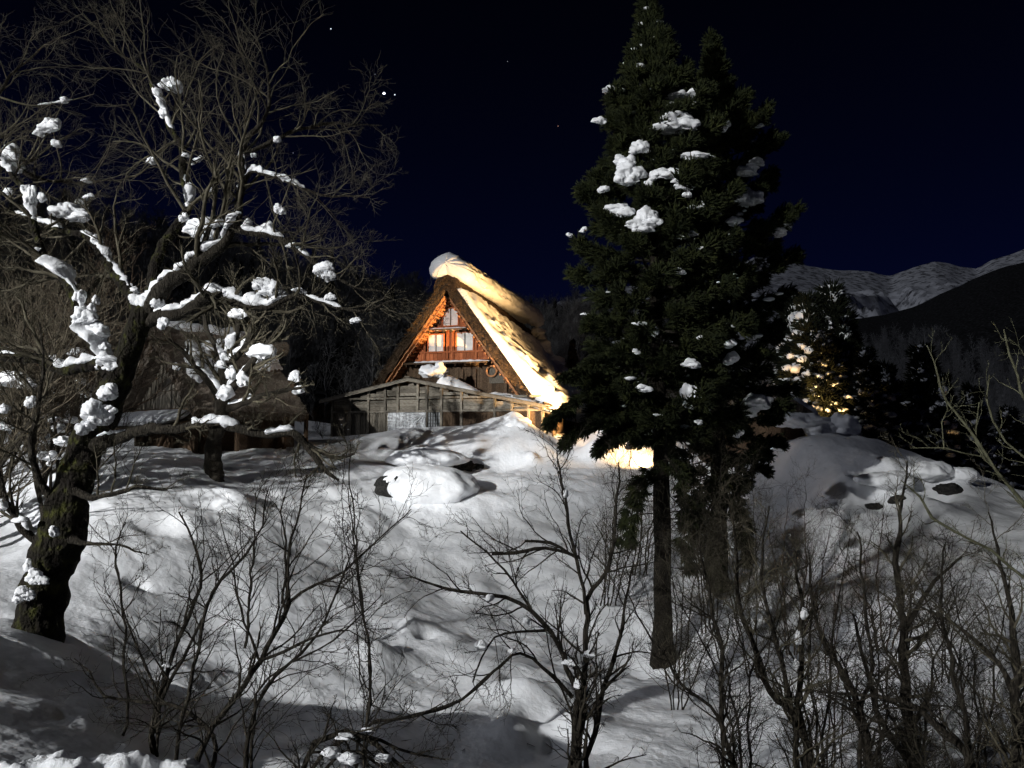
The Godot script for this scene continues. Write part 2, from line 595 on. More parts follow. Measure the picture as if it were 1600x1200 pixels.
# hummocks (positive) and hollows (negative): x, z, radius, height
var lumps: Array[PackedFloat32Array] = []

func add_lump(px: float, py: float, depth: float, r: float, h: float) -> void:
	var p := at(px, py, depth)
	lumps.append(PackedFloat32Array([p.x, p.z, r, h]))

func ground(x: float, z: float) -> float:
	var y := smooth_ground(x, z)
	var slope := smoothstep(-2.5, -6.0, z) * smoothstep(-44.0, -33.0, z)
	y += 0.2 * noise_a.get_noise_2d(x, z) * (0.3 + slope)
	y += 0.024 * noise_b.get_noise_2d(x * 0.9, z * 0.9)
	# drifts that hang down the slope, and the dimples left by snow that fell from the branches
	var r := noise_ridge.get_noise_2d(x * 0.16 + z * 0.05 + 3.0, z * 0.07)
	y += 0.03 * r * slope
	var d := noise_b.get_noise_2d(x * 1.7 + 40.0, z * 1.7)
	y -= 0.03 * smoothstep(0.2, 0.5, d) * slope
	# pits left by snow that dropped from the branches
	var pit := noise_b.get_noise_2d(x * 2.6 + 11.0, z * 2.6)
	y -= 0.02 * smoothstep(0.1, 0.45, pit) * slope * smoothstep(-0.1, 0.3, noise_a.get_noise_2d(x * 0.8 + 50.0, z * 0.8))
	y += 0.005 * noise_c.get_noise_2d(x, z)
	# unseen bank, added left of view to keep floodlight off the near gully side
	var bank := Geometry2D.get_closest_point_to_segment(Vector2(x, z), Vector2(-8.6, 2.0), Vector2(-12.8, -6.4)).distance_squared_to(Vector2(x, z))
	y += 0.2 * exp(-bank / 1.6)
	for q in lumps:
		var e := (x - q[0]) * (x - q[0]) + (z - q[1]) * (z - q[1])
		if e < q[2] * q[2] * 4.0:
			y += q[3] * exp(-1.6 * e / (q[2] * q[2]))
	return y

func build_snow_ground() -> void:
	solve_ground()
	for q in [[560, 800, 27, 1.2, 0.25], [690, 700, 37.5, 1.3, 0.5], [640, 710, 36.5, 1.0, 0.5], [720, 722, 35.5, 0.9, -0.4], [780, 718, 36.2, 0.9, -0.35],
			[740, 700, 37.6, 1.0, 0.35], [830, 716, 36.6, 0.45, 0.4], [805, 655, 39.9, 0.9, 0.5], [770, 664, 39.9, 0.7, 0.2],
			[850, 705, 38.0, 0.9, 0.3], [915, 705, 38.0, 0.8, 0.25], [880, 690, 39.0, 0.7, -0.35], [935, 700, 37.6, 0.9, 0.9], [960, 690, 40.2, 1.2, 0.9], [1000, 700, 40.2, 1.0, 0.6],
			[820, 1075, 15.5, 0.75, 0.4], [880, 1060, 16.0, 0.6, 0.3], [845, 1110, 14.2, 0.5, -0.3], [800, 1150, 13.2, 0.7, 0.35], [860, 1160, 13.0, 0.5, -0.2], [900, 1130, 13.8, 0.6, 0.25],
			[760, 980, 19.5, 0.9, -0.25], [745, 915, 22.8, 0.7, 0.35], [640, 985, 19.2, 0.5, 0.3], [665, 990, 19.0, 0.35, -0.25],
			[590, 1040, 17.0, 0.7, 0.3], [1000, 1020, 19.0, 0.8, -0.2],
			[215, 915, 18.0, 0.25, -0.5], [250, 840, 21.0, 0.9, -0.35], [290, 830, 21.5, 0.8, 0.25], [330, 800, 23.5, 0.9, -0.25], [370, 780, 24.5, 0.8, 0.25],
			[240, 1060, 13.0, 0.6, -0.3], [380, 1010, 15.6, 0.35, -0.2],
			[1370, 760, 25.0, 1.1, -0.7], [1450, 758, 25.4, 0.8, -0.8], [1400, 735, 26.2, 0.8, 0.45], [1480, 740, 26.5, 0.6, 0.4], [1330, 748, 25.6, 0.7, 0.3],
			[1380, 870, 21.0, 1.2, 0.5], [1330, 960, 18.0, 0.9, -0.4], [1420, 1000, 16.0, 0.9, 0.3], [1180, 1130, 13.0, 0.8, 0.35], [1250, 1080, 14.5, 0.7, -0.3]]:
		add_lump(q[0], q[1], q[2], q[3], q[4])
	var s := Soup.new()
	# columns and rows are close together near the camera and wider apart further off
	var nu := 400
	var nv := 520
	s.grid(nu, nv, func(u: float, v: float) -> Vector3:
		var z := 4.0 - 66.0 * (0.55 * v + 0.45 * v * v)
		var half := 15.0 + 30.0 * v
		var c := u * 2.0 - 1.0
		var x := half * (0.7 * c + 0.3 * c * c * c)
		return Vector3(x, ground(x, z), z))
	structure("snow_ground", s.done(Vector3.UP), mats.snow)

func profile(line: Array, px: float) -> float:
	# height in the photograph of a skyline given as [px, py] points
	if px <= line[0][0]:
		return line[0][1]
	for i in line.size() - 1:
		if px <= line[i + 1][0]:
			var f: float = (px - line[i][0]) / float(line[i + 1][0] - line[i][0])
			return lerpf(line[i][1], line[i + 1][1], f)
	return line[-1][1]

const PEAKS := [[-900, 520], [-400, 470], [0, 500], [400, 545], [700, 530], [820, 500], [850, 486], [872, 476], [900, 468], [960, 450], [1040, 438], [1130, 425], [1180, 400], [1230, 408], [1248, 411], [1290, 419], [1330, 423], [1360, 426], [1392, 433], [1410, 425], [1440, 415], [1462, 410], [1480, 412], [1500, 417], [1525, 419], [1550, 406], [1580, 397], [1600, 389], [1700, 350], [1900, 300], [2300, 380]]
const DARK_HILL := [[-900, 640], [1100, 610], [1230, 540], [1300, 505], [1345, 498], [1385, 492], [1430, 480], [1480, 455], [1530, 432], [1570, 416], [1600, 410], [1750, 350], [2000, 290], [2400, 330]]
const LEFT_HILL := [[-1200, 240], [-400, 300], [0, 335], [150, 350], [300, 395], [400, 420], [480, 440], [560, 455], [640, 480], [700, 500], [800, 512], [850, 514], [900, 505], [980, 520], [1100, 580], [1250, 640], [1500, 700]]
const GREY_GROVE := [[1180, 600], [1260, 560], [1320, 520], [1380, 508], [1440, 500], [1500, 515], [1560, 535], [1600, 545], [1800, 560], [2200, 560]]

func range_point(line: Array, near: float, far: float, low: float, rough: float, freq: float, px: float, v: float) -> Vector3:
	# a hillside that climbs from `near` to its crest at `far`, whose crest shows as `line` in the photograph
	var top := at(px, profile(line, px), far)
	var w := v * 1.15
	var f := pow(clampf(w, 0.0, 1.0), 1.15)
	var z := -lerpf(near, far, w)
	var x := top.x * (-z) / far
	var e := smoothstep(0.0, 0.25, w) * (1.0 - smoothstep(0.25, 0.84, w) * 0.97)
	var y := lerpf(low, top.y, f)
	if w > 1.0:
		y = top.y - (w - 1.0) * (top.y - low) * 2.0
	var qx := x * freq + 0.35 * noise_a.get_noise_2d(x * freq * 5.0, z * freq * 5.0)
	y += rough * e * (1.0 - 2.0 * absf(noise_a.get_noise_2d(qx * 3.2, z * freq * 1.6 + 5.0)))
	y += rough * 0.2 * e * (1.0 - 2.0 * absf(noise_a.get_noise_2d(qx * 8.0 + 9.0, z * freq * 5.0)))
	y += rough * 0.07 * (0.25 + e) * noise_b.get_noise_2d(x * freq * 6.0, z * freq * 6.0)
	return Vector3(x, y, z)

func range_of(line: Array, near: float, far: float, from_px: float, to_px: float, low: float, rough: float, freq: float, nu: int, nv: int) -> ArrayMesh:
	var s := Soup.new()
	s.grid(nu, nv, func(u: float, v: float) -> Vector3: return range_point(line, near, far, low, rough, freq, lerpf(from_px, to_px, u), v))
	return s.done(Vector3.UP)

func build_far_land() -> void:
	structure("snowy_mountains", range_of(PEAKS, 1500.0, 3400.0, -900, 2300, 60.0, 170.0, 0.0016, 640, 170), mats.mountain)
	structure("forested_mountain", range_of(DARK_HILL, 420.0, 1150.0, -900, 2400, -25.0, 40.0, 0.005, 220, 60), mats.dark_hill)
	structure("wooded_hillside", range_of(LEFT_HILL, 62.0, 170.0, -1200, 1500, 0.5, 3.0, 0.03, 160, 60), mats.dark_hill)
	var s := Soup.new()
	s.grid(60, 60, func(u: float, v: float) -> Vector3:
		var a := u * TAU
		var r := 34.0 + 3600.0 * v * v
		var x := cos(a) * r
		var z := -28.0 + sin(a) * r * 1.0
		return Vector3(x, -7.5 - 14.0 * smoothstep(40.0, 300.0, r) + 1.5 * noise_a.get_noise_2d(x * 0.2, z * 0.2), z))
	structure("valley_floor", s.done(Vector3.UP), mats.dark_hill)

# ---------------------------------------------------------------- floodlights

func glow(c: Color, e: float) -> StandardMaterial3D:
	var m := StandardMaterial3D.new()
	m.albedo_color = Color(0.9, 0.9, 0.9)
	m.emission_enabled = true
	m.emission = c
	m.emission_energy_multiplier = e
	return m

func flood_head(root: Node3D, from: Vector3, to: Vector3, tint: Color, energy: float, angle: float, soft: float, size: float, shine: float) -> void:
	# a housing with a glass face, and the light just before the face; `from` and `to` in world space
	var head := Node3D.new()
	head.name = "lamp_head"
	root.add_child(head, true)
	var z := (from - to).normalized()
	var x := Vector3.UP.cross(z).normalized()
	head.global_transform = Transform3D(Basis(x, z.cross(x), z), from)
	var st := Soup.new()
	st.box(Vector3(0, 0, 0.12), Vector3(0.44, 0.34, 0.16))
	st.box(Vector3(0, 0, 0.225), Vector3(0.3, 0.22, 0.05))
	for k in 5:
		st.box(Vector3(-0.12 + 0.06 * k, 0, 0.275), Vector3(0.012, 0.2, 0.05))
	part("housing", st.done(), mats.metal, head)
	var f := Soup.new()
	f.box(Vector3(0, 0, 0.03), Vector3(0.38, 0.28, 0.015))
	part("lamp_glass", f.done(), glow(tint, shine), head)
	var l := SpotLight3D.new()
	l.name = "floodlight_beam"
	l.light_color = tint
	l.light_energy = energy
	l.spot_angle = angle
	l.spot_angle_attenuation = soft
	l.spot_range = 120.0
	l.spot_attenuation = 2.0
	l.light_size = size
	l.shadow_enabled = true
	head.add_child(l)

func build_floodlights() -> void:
	# the white floodlights stand on a post to the left, out of the picture; their shadows run to the right across the slope
	var foot := Vector3(-31.0, 0, 20.0)
	foot.y = -1.5
	var post := thing("floodlight_post", "steel post with two white floodlights on the left bank outside the view", "floodlight", Transform3D(Basis(), foot))
	var s := Soup.new()
	s.tube(PackedVector3Array([Vector3.ZERO, Vector3(0, 14.7, 0)]), PackedFloat32Array([0.1, 0.06]), 10)
	part("post", s.done(), mats.metal, post)
	var c := Soup.new()
	c.box(Vector3(0, 14.4, 0.0), Vector3(0.08, 0.06, 1.1))
	part("cross_bar", c.done(), mats.metal, post)
	var white := Color(0.985, 0.99, 0.99)
	flood_head(post, foot + Vector3(0.22, 14.6, 0.45), Vector3(-1.5, -0.5, -26), white, 2450.0, 36.0, 1.0, 0.25, 6.0)
	flood_head(post, foot + Vector3(0.22, 14.6, -0.45), Vector3(-3.5, -0.2, -38), white, 3300.0, 9.5, 1.0, 0.25, 6.0)
	# the warm floodlight stands in the yard behind the big cedar
	var w := at(986, 712, 37.0)
	w.y = ground(w.x, w.z) - 0.1
	var yard := thing("yard_floodlight", "warm floodlight on a stand in the yard behind the big cedar", "floodlight", Transform3D(Basis(), w))
	var p := Soup.new()
	for k in 3:
		p.tube(PackedVector3Array([Vector3(0, 0.55, 0), Vector3(cos(TAU * k / 3.0) * 0.35, 0, sin(TAU * k / 3.0) * 0.35)]), PackedFloat32Array([0.02, 0.02]), 6)
	p.tube(PackedVector3Array([Vector3(0, 0.4, 0), Vector3(0, 0.85, 0)]), PackedFloat32Array([0.025, 0.025]), 6)
	var p2 := Soup.new()
	for k in 3:
		p2.tube(PackedVector3Array([Vector3(0, 0.3, 0), Vector3(cos(TAU * k / 3.0) * 0.3, 0, sin(TAU * k / 3.0) * 0.3)]), PackedFloat32Array([0.02, 0.02]), 6)
	p2.tube(PackedVector3Array([Vector3(0, 0.2, 0), Vector3(0, 0.55, 0)]), PackedFloat32Array([0.025, 0.025]), 6)
	p2.box(Vector3(0.05, 0.56, 0), Vector3(0.75, 0.05, 0.05))
	part("stand", p.done(), mats.metal, yard)
	var amber := Color(1.0, 0.79, 0.51)
	flood_head(yard, w + Vector3(-0.15, 1.1, 0.0), Vector3(-4.2, 8.4, -47), amber, 860.0, 29.0, 1.0, 0.12, 8.0)
	# a second stand, hidden by the trunk, lights the bank at the yard's edge and the young conifers
	var w2 := at(1034, 712, 36.4)
	w2.y = ground(w2.x, w2.z) - 0.1
	var low := thing("yard_floodlight", "second warm floodlight, low in the snow behind the cedar trunk", "floodlight", Transform3D(Basis(), w2))
	part("stand", p2.done(), mats.metal, low)
	flood_head(low, w2 + Vector3(-0.2, 0.75, 0.0), Vector3(4.2, -0.1, -40.5), amber, 46.0, 76.0, 1.0, 0.12, 8.0)
	# a third one stands behind the bank on the right and is turned to the young conifers
	var w3 := Vector3(13.2, 0, -34.6)
	w3.y = ground(w3.x, w3.z) - 0.1
	var third := thing("yard_floodlight", "third warm floodlight, out of sight behind the right bank, turned to the young conifers", "floodlight", Transform3D(Basis(), w3))
	part("stand", p2.done(), mats.metal, third)
	flood_head(third, w3 + Vector3(0.3, 0.75, 0.0), Vector3(18.5, 4.5, -42), amber, 60.0, 62.0, 1.0, 0.12, 8.0)

# ---------------------------------------------------------------- farmhouse

const TURN := -0.2374       # the gable looks towards the camera and a little to its left
const APEX := 10.15         # top of the thatch
const EAVE := 2.1
const HALF := 5.75          # half the width at the eaves
const LENGTH := 20.0
const OVER := 1.35          # how far the thatch stands out before the gable
const THICK_LEFT := 0.42
const THICK_RIGHT := 0.6
var house_frame := Transform3D(Basis(Vector3.UP, TURN), Vector3(-3.5, 0, -45.0))

func slab(origin: Vector3, u: Vector3, v: Vector3, n: Vector3, lu: float, lv: float, t: float, nu: int, nv: int, nt: int, amp: float, freq: float) -> ArrayMesh:
	# a thick sheet with an uneven skin: u along, v down, n outwards; every face has its own grid
	var s := Soup.new()
	var put := func(a: float, b: float, c: float) -> Vector3:
		var p := origin + u * (a * lu) + v * (b * lv) + n * (c * t)
		var q := p * freq
		return p + Vector3(noise_b.get_noise_3dv(q), noise_b.get_noise_3dv(q + Vector3(31, 0, 0)), noise_b.get_noise_3dv(q + Vector3(0, 57, 0))) * amp
	s.grid(nu, nv, func(a: float, b: float) -> Vector3: return put.call(a, b, 1.0))
	s.grid(nv, nu, func(b: float, a: float) -> Vector3: return put.call(a, b, 0.0))
	s.grid(nt, nv, func(c: float, b: float) -> Vector3: return put.call(0.0, b, c))
	s.grid(nv, nt, func(b: float, c: float) -> Vector3: return put.call(1.0, b, c))
	s.grid(nt, nu, func(c: float, a: float) -> Vector3: return put.call(a, 1.0, 1.0 - c))
	s.grid(nu, nt, func(a: float, c: float) -> Vector3: return put.call(a, 0.0, 1.0 - c))
	return s.done()

func straw_mesh() -> ArrayMesh:
	var s := Soup.new()
	s.tube(PackedVector3Array([Vector3.ZERO, Vector3(0, 0.5, 0.01), Vector3(0.03, 1.0, 0.06)]), PackedFloat32Array([0.05, 0.04, 0.008]), 3)
	return s.done()

func build_farmhouse() -> void:
	var root := thing("thatched_farmhouse", "tall steep thatched farmhouse with warm lit gable and snow on its roof", "house", house_frame)
	var down := Vector3(HALF, EAVE - APEX, 0.0)
	var len_v := down.length()
	for s in [-1.0, 1.0]:
		var v := Vector3(HALF * s, EAVE - APEX, 0).normalized()
		var n := Vector3(-v.y * s, absf(v.x), 0).normalized()
		var thick := THICK_LEFT if s < 0.0 else THICK_RIGHT
		var o := Vector3(0, APEX, OVER) - n * thick
		var roof := part("thatch_roof", slab(o, Vector3(0, 0, -1), v, n, LENGTH + OVER * 2.0, len_v, thick, 60, 50, 7, 0.16, 2.2), mats.thatch, root)
		# frayed straw along the cut front edge
		var where: Array = []
		for k in 1500:
			var f := rng.randf()
			var c := 1.0 - pow(rng.randf(), 2.0)
			var p := o + v * (f * len_v) + n * (c * thick) + Vector3(0, 0, rng.randf_range(-0.1, 0.06))
			var dir := (v * 0.5 + n * rng.randf_range(-0.2, 0.7) + Vector3(0, 0, rng.randf_range(0.1, 1.0))).normalized()
			var x := dir.cross(Vector3(0.3, 0.2, 0.9)).normalized()
			var b := Basis(x, dir, x.cross(dir)).scaled_local(Vector3(0.3, rng.randf_range(0.12, 0.3), 0.3))
			where.append(Transform3D(b, p))
		multi("straw_fringe", straw_mesh(), mats.straw, where, roof)
	# rounded ridge of bundled thatch
	var rs := Soup.new()
	rs.grid(60, 14, func(u: float, v: float) -> Vector3:
		var a := PI * (v * 1.3 - 0.15)
		var p := Vector3(-cos(a) * 0.82, APEX - 0.72 + sin(a) * 0.8, OVER + 0.05 - u * (LENGTH + OVER * 2.0))
		return p + Vector3(1, 1, 0) * noise_b.get_noise_3dv(p * 2.0) * 0.12)
	part("thatch_ridge", rs.done(Vector3.UP), mats.thatch, root)
	var re := Soup.new()
	re.grid(14, 5, func(u: float, v: float) -> Vector3:
		var a := PI * (u * 1.3 - 0.15)
		var p := Vector3(-cos(a) * 0.82 * v, APEX - 0.72 + sin(a) * 0.8 * v, OVER + 0.05)
		return p + Vector3(0, 0, 1) * noise_b.get_noise_3dv(p * 3.0) * 0.15)
	part("thatch_ridge_end", re.done(Vector3(0, 0, 1)), mats.thatch, root)

	# gable wall: boards in rows, cut to the roof slope
	var under := func(x: float) -> float: return APEX - 1.72 * (THICK_LEFT if x < 0.0 else THICK_RIGHT) - absf(x) * (APEX - EAVE) / HALF
	var inner := func(y: float, s: float) -> float: return s * maxf(0.0, (under.call(s * 0.001) - y) * HALF / (APEX - EAVE))
	var wall := Node3D.new()
	wall.name = "gable_wall"
	root.add_child(wall)
	var back := Soup.new()
	back.grid(2, 20, func(u: float, v: float) -> Vector3:
		var y := lerpf(2.0, 9.0, v)
		return Vector3(lerpf(inner.call(y, -1.0), inner.call(y, 1.0), u), y, -0.12))
	part("backing", back.done(Vector3(0, 0, 1)), mats.dark_wood_0, wall)
	var win := [
		[on_plane(house_frame, 692, 510, 0.05), on_plane(house_frame, 716.5, 481, 0.05)],
		[on_plane(house_frame, 669, 551.5, 0.05), on_plane(house_frame, 694, 522, 0.05)],
		[on_plane(house_frame, 713, 549.5, 0.05), on_plane(house_frame, 740, 518.5, 0.05)],
	]
	var y_bottom := on_plane(house_frame, 700, 566, 0.0).y
	var y_floor := on_plane(house_frame, 700, 516, 0.0).y
	for row in [[y_floor + 0.1, 8.9], [y_bottom, y_floor - 0.1], [2.2, y_bottom - 0.15]]:
		var x := -5.2
		while x < 5.2:
			var w := rng.randf_range(0.21, 0.3)
			var mid := x + w * 0.5
			var top: float = minf(row[1], under.call(mid) - w * 0.35)
			var spans: Array = [[row[0], top]]
			for q in win:
				if mid > q[0].x - 0.06 and mid < q[1].x + 0.06:
					var cut: Array = []
					for sp in spans:
						if q[1].y < sp[0] or q[0].y > sp[1]:
							cut.append(sp)
						else:
							cut.append([sp[0], q[0].y - 0.03])
							cut.append([q[1].y + 0.03, sp[1]])
					spans = cut
			for sp in spans:
				if sp[1] - sp[0] > 0.12:
					var m: Material = mats["gable_%d" % rng.randi_range(0, 2)] if row[0] > 3.0 else mats["dark_wood_%d" % rng.randi_range(0, 2)]
					board("plank", wall, Vector3(mid, (sp[0] + sp[1]) * 0.5, rng.randf_range(-0.012, 0.012)), Vector3(w - 0.014, sp[1] - sp[0], 0.05), m)
			x += w
	# posts and rails of the gable frame
	for px in [[664, 516, 566], [699, 516, 566], [708, 516, 566], [745, 519, 560]]:
		var a := on_plane(house_frame, px[0], px[2], 0.06)
		var b := on_plane(house_frame, px[0], px[1], 0.06)
		board("post", root, (a + b) * 0.5, Vector3(0.13, b.y - a.y, 0.12), mats.gable_0)
	for q in [[655, 748, 517.5], [650, 757, 551.5], [684, 722, 480.5]]:
		var a := on_plane(house_frame, q[0], q[2], 0.07)
		var b := on_plane(house_frame, q[1], q[2], 0.07)
		board("rail", root, Vector3((a.x + b.x) * 0.5, a.y, 0.075), Vector3(b.x - a.x, 0.11, 0.1), mats.gable_1)
	for q in win:
		var a: Vector3 = q[0]
		var b: Vector3 = q[1]
		var w := Node3D.new()
		w.name = "window"
		w.position = (a + b) * 0.5
		root.add_child(w, true)
		var sx := b.x - a.x
		var sy := b.y - a.y
		for k in [-1.0, 1.0]:
			board("frame_post", w, Vector3(k * sx * 0.5, 0, 0.02), Vector3(0.07, sy + 0.07, 0.1), mats.gable_2)
			board("frame_rail", w, Vector3(0, k * sy * 0.5, 0.02), Vector3(sx - 0.075, 0.06, 0.098), mats.gable_2)
			board("window_panel", w, Vector3(k * sx * 0.25, 0, -0.02), Vector3(sx * 0.5 - 0.05, sy - 0.07, 0.03), mats.paper)
		board("mullion", w, Vector3(0, 0, 0.005), Vector3(0.05, sy - 0.07, 0.07), mats.dark_wood_1)
	# little pent roofs across the gable at the floor levels
	for q in [[y_floor + 0.02, 648, 746, 0.75], [y_bottom - 0.05, 640, 768, 1.1]]:
		var a := on_plane(house_frame, q[1], 540, 0.0)
		var b := on_plane(house_frame, q[2], 540, 0.0)
		var pent := board("pent_roof", root, Vector3((a.x + b.x) * 0.5, q[0], q[3] * 0.5), Vector3(b.x - a.x, 0.08, q[3]), mats.dark_wood_1, Basis(Vector3.RIGHT, 0.22))
		for k in 9:
			var bx := lerpf(a.x + 0.15, b.x - 0.15, k / 8.0)
			board("bracket", root, Vector3(bx, q[0] - 0.13, q[3] * 0.42), Vector3(0.08, 0.1, q[3] * 0.8), mats.dark_wood_0, Basis(Vector3.RIGHT, 0.22))
	# the lit underside of the left verge: reed layer, rafters, and the rungs lashed across them
	for s in [-1.0, 1.0]:
		var v := Vector3(HALF * s, EAVE - APEX, 0).normalized()
		var n := Vector3(-v.y * s, absf(v.x), 0).normalized()
		var o := Vector3(0, APEX, 0) - n * ((THICK_LEFT if s < 0.0 else THICK_RIGHT) + 0.1)
		var soffit := part("reed_soffit", slab(o - n * 0.02 + v * 1.1, Vector3(0, 0, 1), v, n, OVER - 0.15, len_v - 1.3, 0.06, 10, 60, 1, 0.05, 3.0), mats.reed, root)
		for k in 3:
			var z := 0.12 + k * 0.36
			beam("rafter", root, o + v * 1.2 - n * 0.08 + Vector3(0, 0, z), o + v * (len_v - 0.2) - n * 0.08 + Vector3(0, 0, z), 0.09, 0.11, mats.reed, n)
		for k in 26:
			var f := 1.5 + k * (len_v - 2.0) / 26.0
			beam("rung", root, o + v * f - n * 0.17 + Vector3(0, 0, 0.02), o + v * (f + rng.randf_range(-0.05, 0.05)) - n * 0.17 + Vector3(0, 0, OVER - rng.randf_range(0.15, 0.35)), 0.09, 0.07, mats.reed, n)
	# the ground floor under the gable: posts, a panel and a round basket hung on the wall
	for px in [655, 690, 722, 742, 790]:
		var a := on_plane(house_frame, px, 600, 0.1)
		board("post", root, Vector3(a.x, 3.4, 0.1), Vector3(0.2, 2.6, 0.18), mats.dark_wood_2)
	var pa := on_plane(house_frame, 785, 592, 0.12)
	board("shutter", root, Vector3(pa.x - 0.35, pa.y + 0.3, 0.1), Vector3(0.9, 1.1, 0.06), mats.plank_up_0)
	var ring := Soup.new()
	var rp := PackedVector3Array()
	var rr := PackedFloat32Array()
	for k in 21:
		rp.append(Vector3(cos(TAU * k / 20.0) * 0.3, sin(TAU * k / 20.0) * 0.3, 0))
		rr.append(0.06)
	ring.tube(rp, rr, 6)
	var hoop := part("straw_hoop", ring.done(), mats.reed, root)
	hoop.position = on_plane(house_frame, 768, 580, 0.3)
	# back gable and the end walls under the roof, closed so that no light leaks through
	var closed := Soup.new()
	closed.grid(2, 20, func(u: float, v: float) -> Vector3:
		var y := lerpf(0.0, 8.9, v)
		return Vector3(lerpf(inner.call(maxf(y, EAVE), -1.0), inner.call(maxf(y, EAVE), 1.0), u), y, -LENGTH + 0.2))
	part("back_gable", closed.done(Vector3(0, 0, -1)), mats.dark_wood_0, root)
	for s in [-1.0, 1.0]:
		board("side_wall", root, Vector3(s * 4.3, 1.3, -LENGTH * 0.5), Vector3(0.14, 3.4, LENGTH - 0.3), mats.dark_wood_0)
	board("front_wall", root, Vector3(0, 1.1, -0.2), Vector3(8.4, 2.4, 0.1), mats.dark_wood_0)

# ---------------------------------------------------------------- snow on the farmhouse roof

func build_roof_snow() -> void:
	var v := Vector3(HALF, EAVE - APEX, 0).normalized()
	var n := Vector3(-v.y, v.x, 0).normalized()
	var top := Vector3(0, APEX, OVER)
	var len_v := Vector3(HALF, EAVE - APEX, 0).length()
	var full := LENGTH + OVER * 2.0
	# the cap that has stayed on the ridge: a thick rounded roll, layered on its right side
	var cap := Soup.new()
	cap.grid(150, 56, func(u: float, w: float) -> Vector3:
		var a := TAU * (w - 0.25)
		var z := OVER + 0.55 - u * (full - 0.6)
		var e := minf(u, 1.0 - u) * full
		var end := sqrt(clampf(1.0 - pow(1.0 - clampf(e / 0.9, 0.0, 1.0), 2.0), 0.0, 1.0))
		var cx := cos(a)
		var sy := sin(a)
		var wide := 1.0 + 0.10 * noise_a.get_noise_1d(z * 1.2)
		# superellipse section, sagging towards the right slope
		var px := signf(cx) * pow(absf(cx), 0.75) * 1.22 * wide
		var py := signf(sy) * pow(absf(sy), 0.8) * (0.74 + 0.16 * u)
		if px > 0.0:
			px *= 1.22
			py -= px * 0.5
		else:
			py += px * 0.25
		var layer := (0.05 * sin(py * 17.0 + noise_b.get_noise_2d(z * 0.25, py) * 4.0) + 0.03 * sin(py * 41.0 + z * 0.3)) * smoothstep(0.1, 0.6, px)
		var p := Vector3(px + layer, py, 0) * (0.01 + 0.99 * end)
		p += Vector3(0.08, 0.04, 0) * noise_b.get_noise_3d(z * 0.6, px * 2.0, py * 2.0)
		p += Vector3(0.09, 0.05, 0) * noise_b.get_noise_3d(z * 1.6, px * 2.0, py * 2.5) * smoothstep(0.1, 0.6, px)
		return Vector3(0.05 + 0.2 * u, APEX + 0.66 + 0.75 * u, z) + p)
	var c := part("ridge_snow", cap.done(), mats.snow_fine, self)
	c.transform = house_frame
	tag(c, "thick rounded roll of snow along the ridge of the thatched farmhouse", "snow")
	# the sheet that is sliding down the right slope, wrinkled towards the eave
	var sheet := Soup.new()
	sheet.grid(190, 150, func(a: float, b: float) -> Vector3:
		var z := a * (full + 0.25)
		var gap := 1.12 + 0.25 * noise_a.get_noise_1d(z * 1.1 + 9.0) + 0.35 * smoothstep(2.0, 14.0, z) + 0.25 * noise_b.get_noise_1d(z * 1.1)
		var y := lerpf(gap, len_v + 0.5, b)
		var low := smoothstep(0.25, 0.95, b)
		var ea := minf(z, (full + 0.25) - z)
		var eb := minf(y - gap, (len_v + 0.5) - y)
		var edge := sqrt(clampf(1.0 - pow(1.0 - clampf(minf(ea, eb) / 0.42, 0.0, 1.0), 2.0), 0.0, 1.0))
		var t := 0.42 + 0.6 * low + 0.4 * low * smoothstep(3.0, 14.0, z)
		# folds pushed up by the slide
		var warp := noise_a.get_noise_2d(z * 1.1, y * 1.1)
		var fold := 1.0 - 2.2 * absf(noise_a.get_noise_2d(z * 0.55 + warp * 1.5 + 31.0, y * 0.9 + warp * 1.5))
		t += (0.2 + 0.3 * low) * fold * smoothstep(0.2, 1.2, z)
		t += 0.05 * sin(y * 7.0 + warp * 9.0 + z * 0.8) * low * smoothstep(1.5, 4.0, z)
		t += 0.05 * noise_b.get_noise_2d(z * 0.8, y * 0.8)
		# bare patches of thatch near the upper edge
		var bare := smoothstep(0.25, 0.5, noise_b.get_noise_2d(z * 0.45 + 7.0, y * 0.9)) * (1.0 - smoothstep(0.12, 0.4, b)) * smoothstep(3.0, 6.0, z)
		t = maxf(0.06, t * edge) - 0.22 * bare
		return top + Vector3(0, 0, -z + 0.12) + v * (y + 0.3 * low * (t - 0.4)) + n * (t - 0.05))
	var sh := part("roof_snow", sheet.done(n), mats.snow_fine, self)
	sh.transform = house_frame
	tag(sh, "wrinkled sheet of warm lit snow sliding down the right slope of the farmhouse roof", "snow")
	# blocks of snow that broke off along the far verge
	for q in [[839, 521, 63.5, 0.55, 0.6], [846, 545, 63.0, 0.65, 0.75], [862, 566, 62.0, 0.75, 0.7], [872, 583, 60.5, 0.7, 0.7]]:
		var p := at(q[0], q[1], q[2])
		var s := Soup.new()
		lump_of_snow(s, Vector3(q[0], 0, 0), Vector3(q[3] * 1.2, q[4] * 0.8, q[3] * 1.8))
		lump_of_snow(s, Vector3(q[0] + 0.45, -0.55, 0.3), Vector3(q[3] * 0.8, q[4] * 0.7, q[3] * 1.2))
		for k in s.v.size():
			s.v[k] -= Vector3(q[0], 0, 0)
		var o := part("roof_snow_block", s.done(), mats.snow_fine, self)
		o.position = p
		tag(o, "snow lump on the far roof edge of the farmhouse, %s" % ["just below the ridge roll", "second below the ridge roll", "third below the ridge roll", "lowest by the cedar"][[521, 545, 566, 583].find(q[1])], "snow", "snow lumps on the far roof edge")
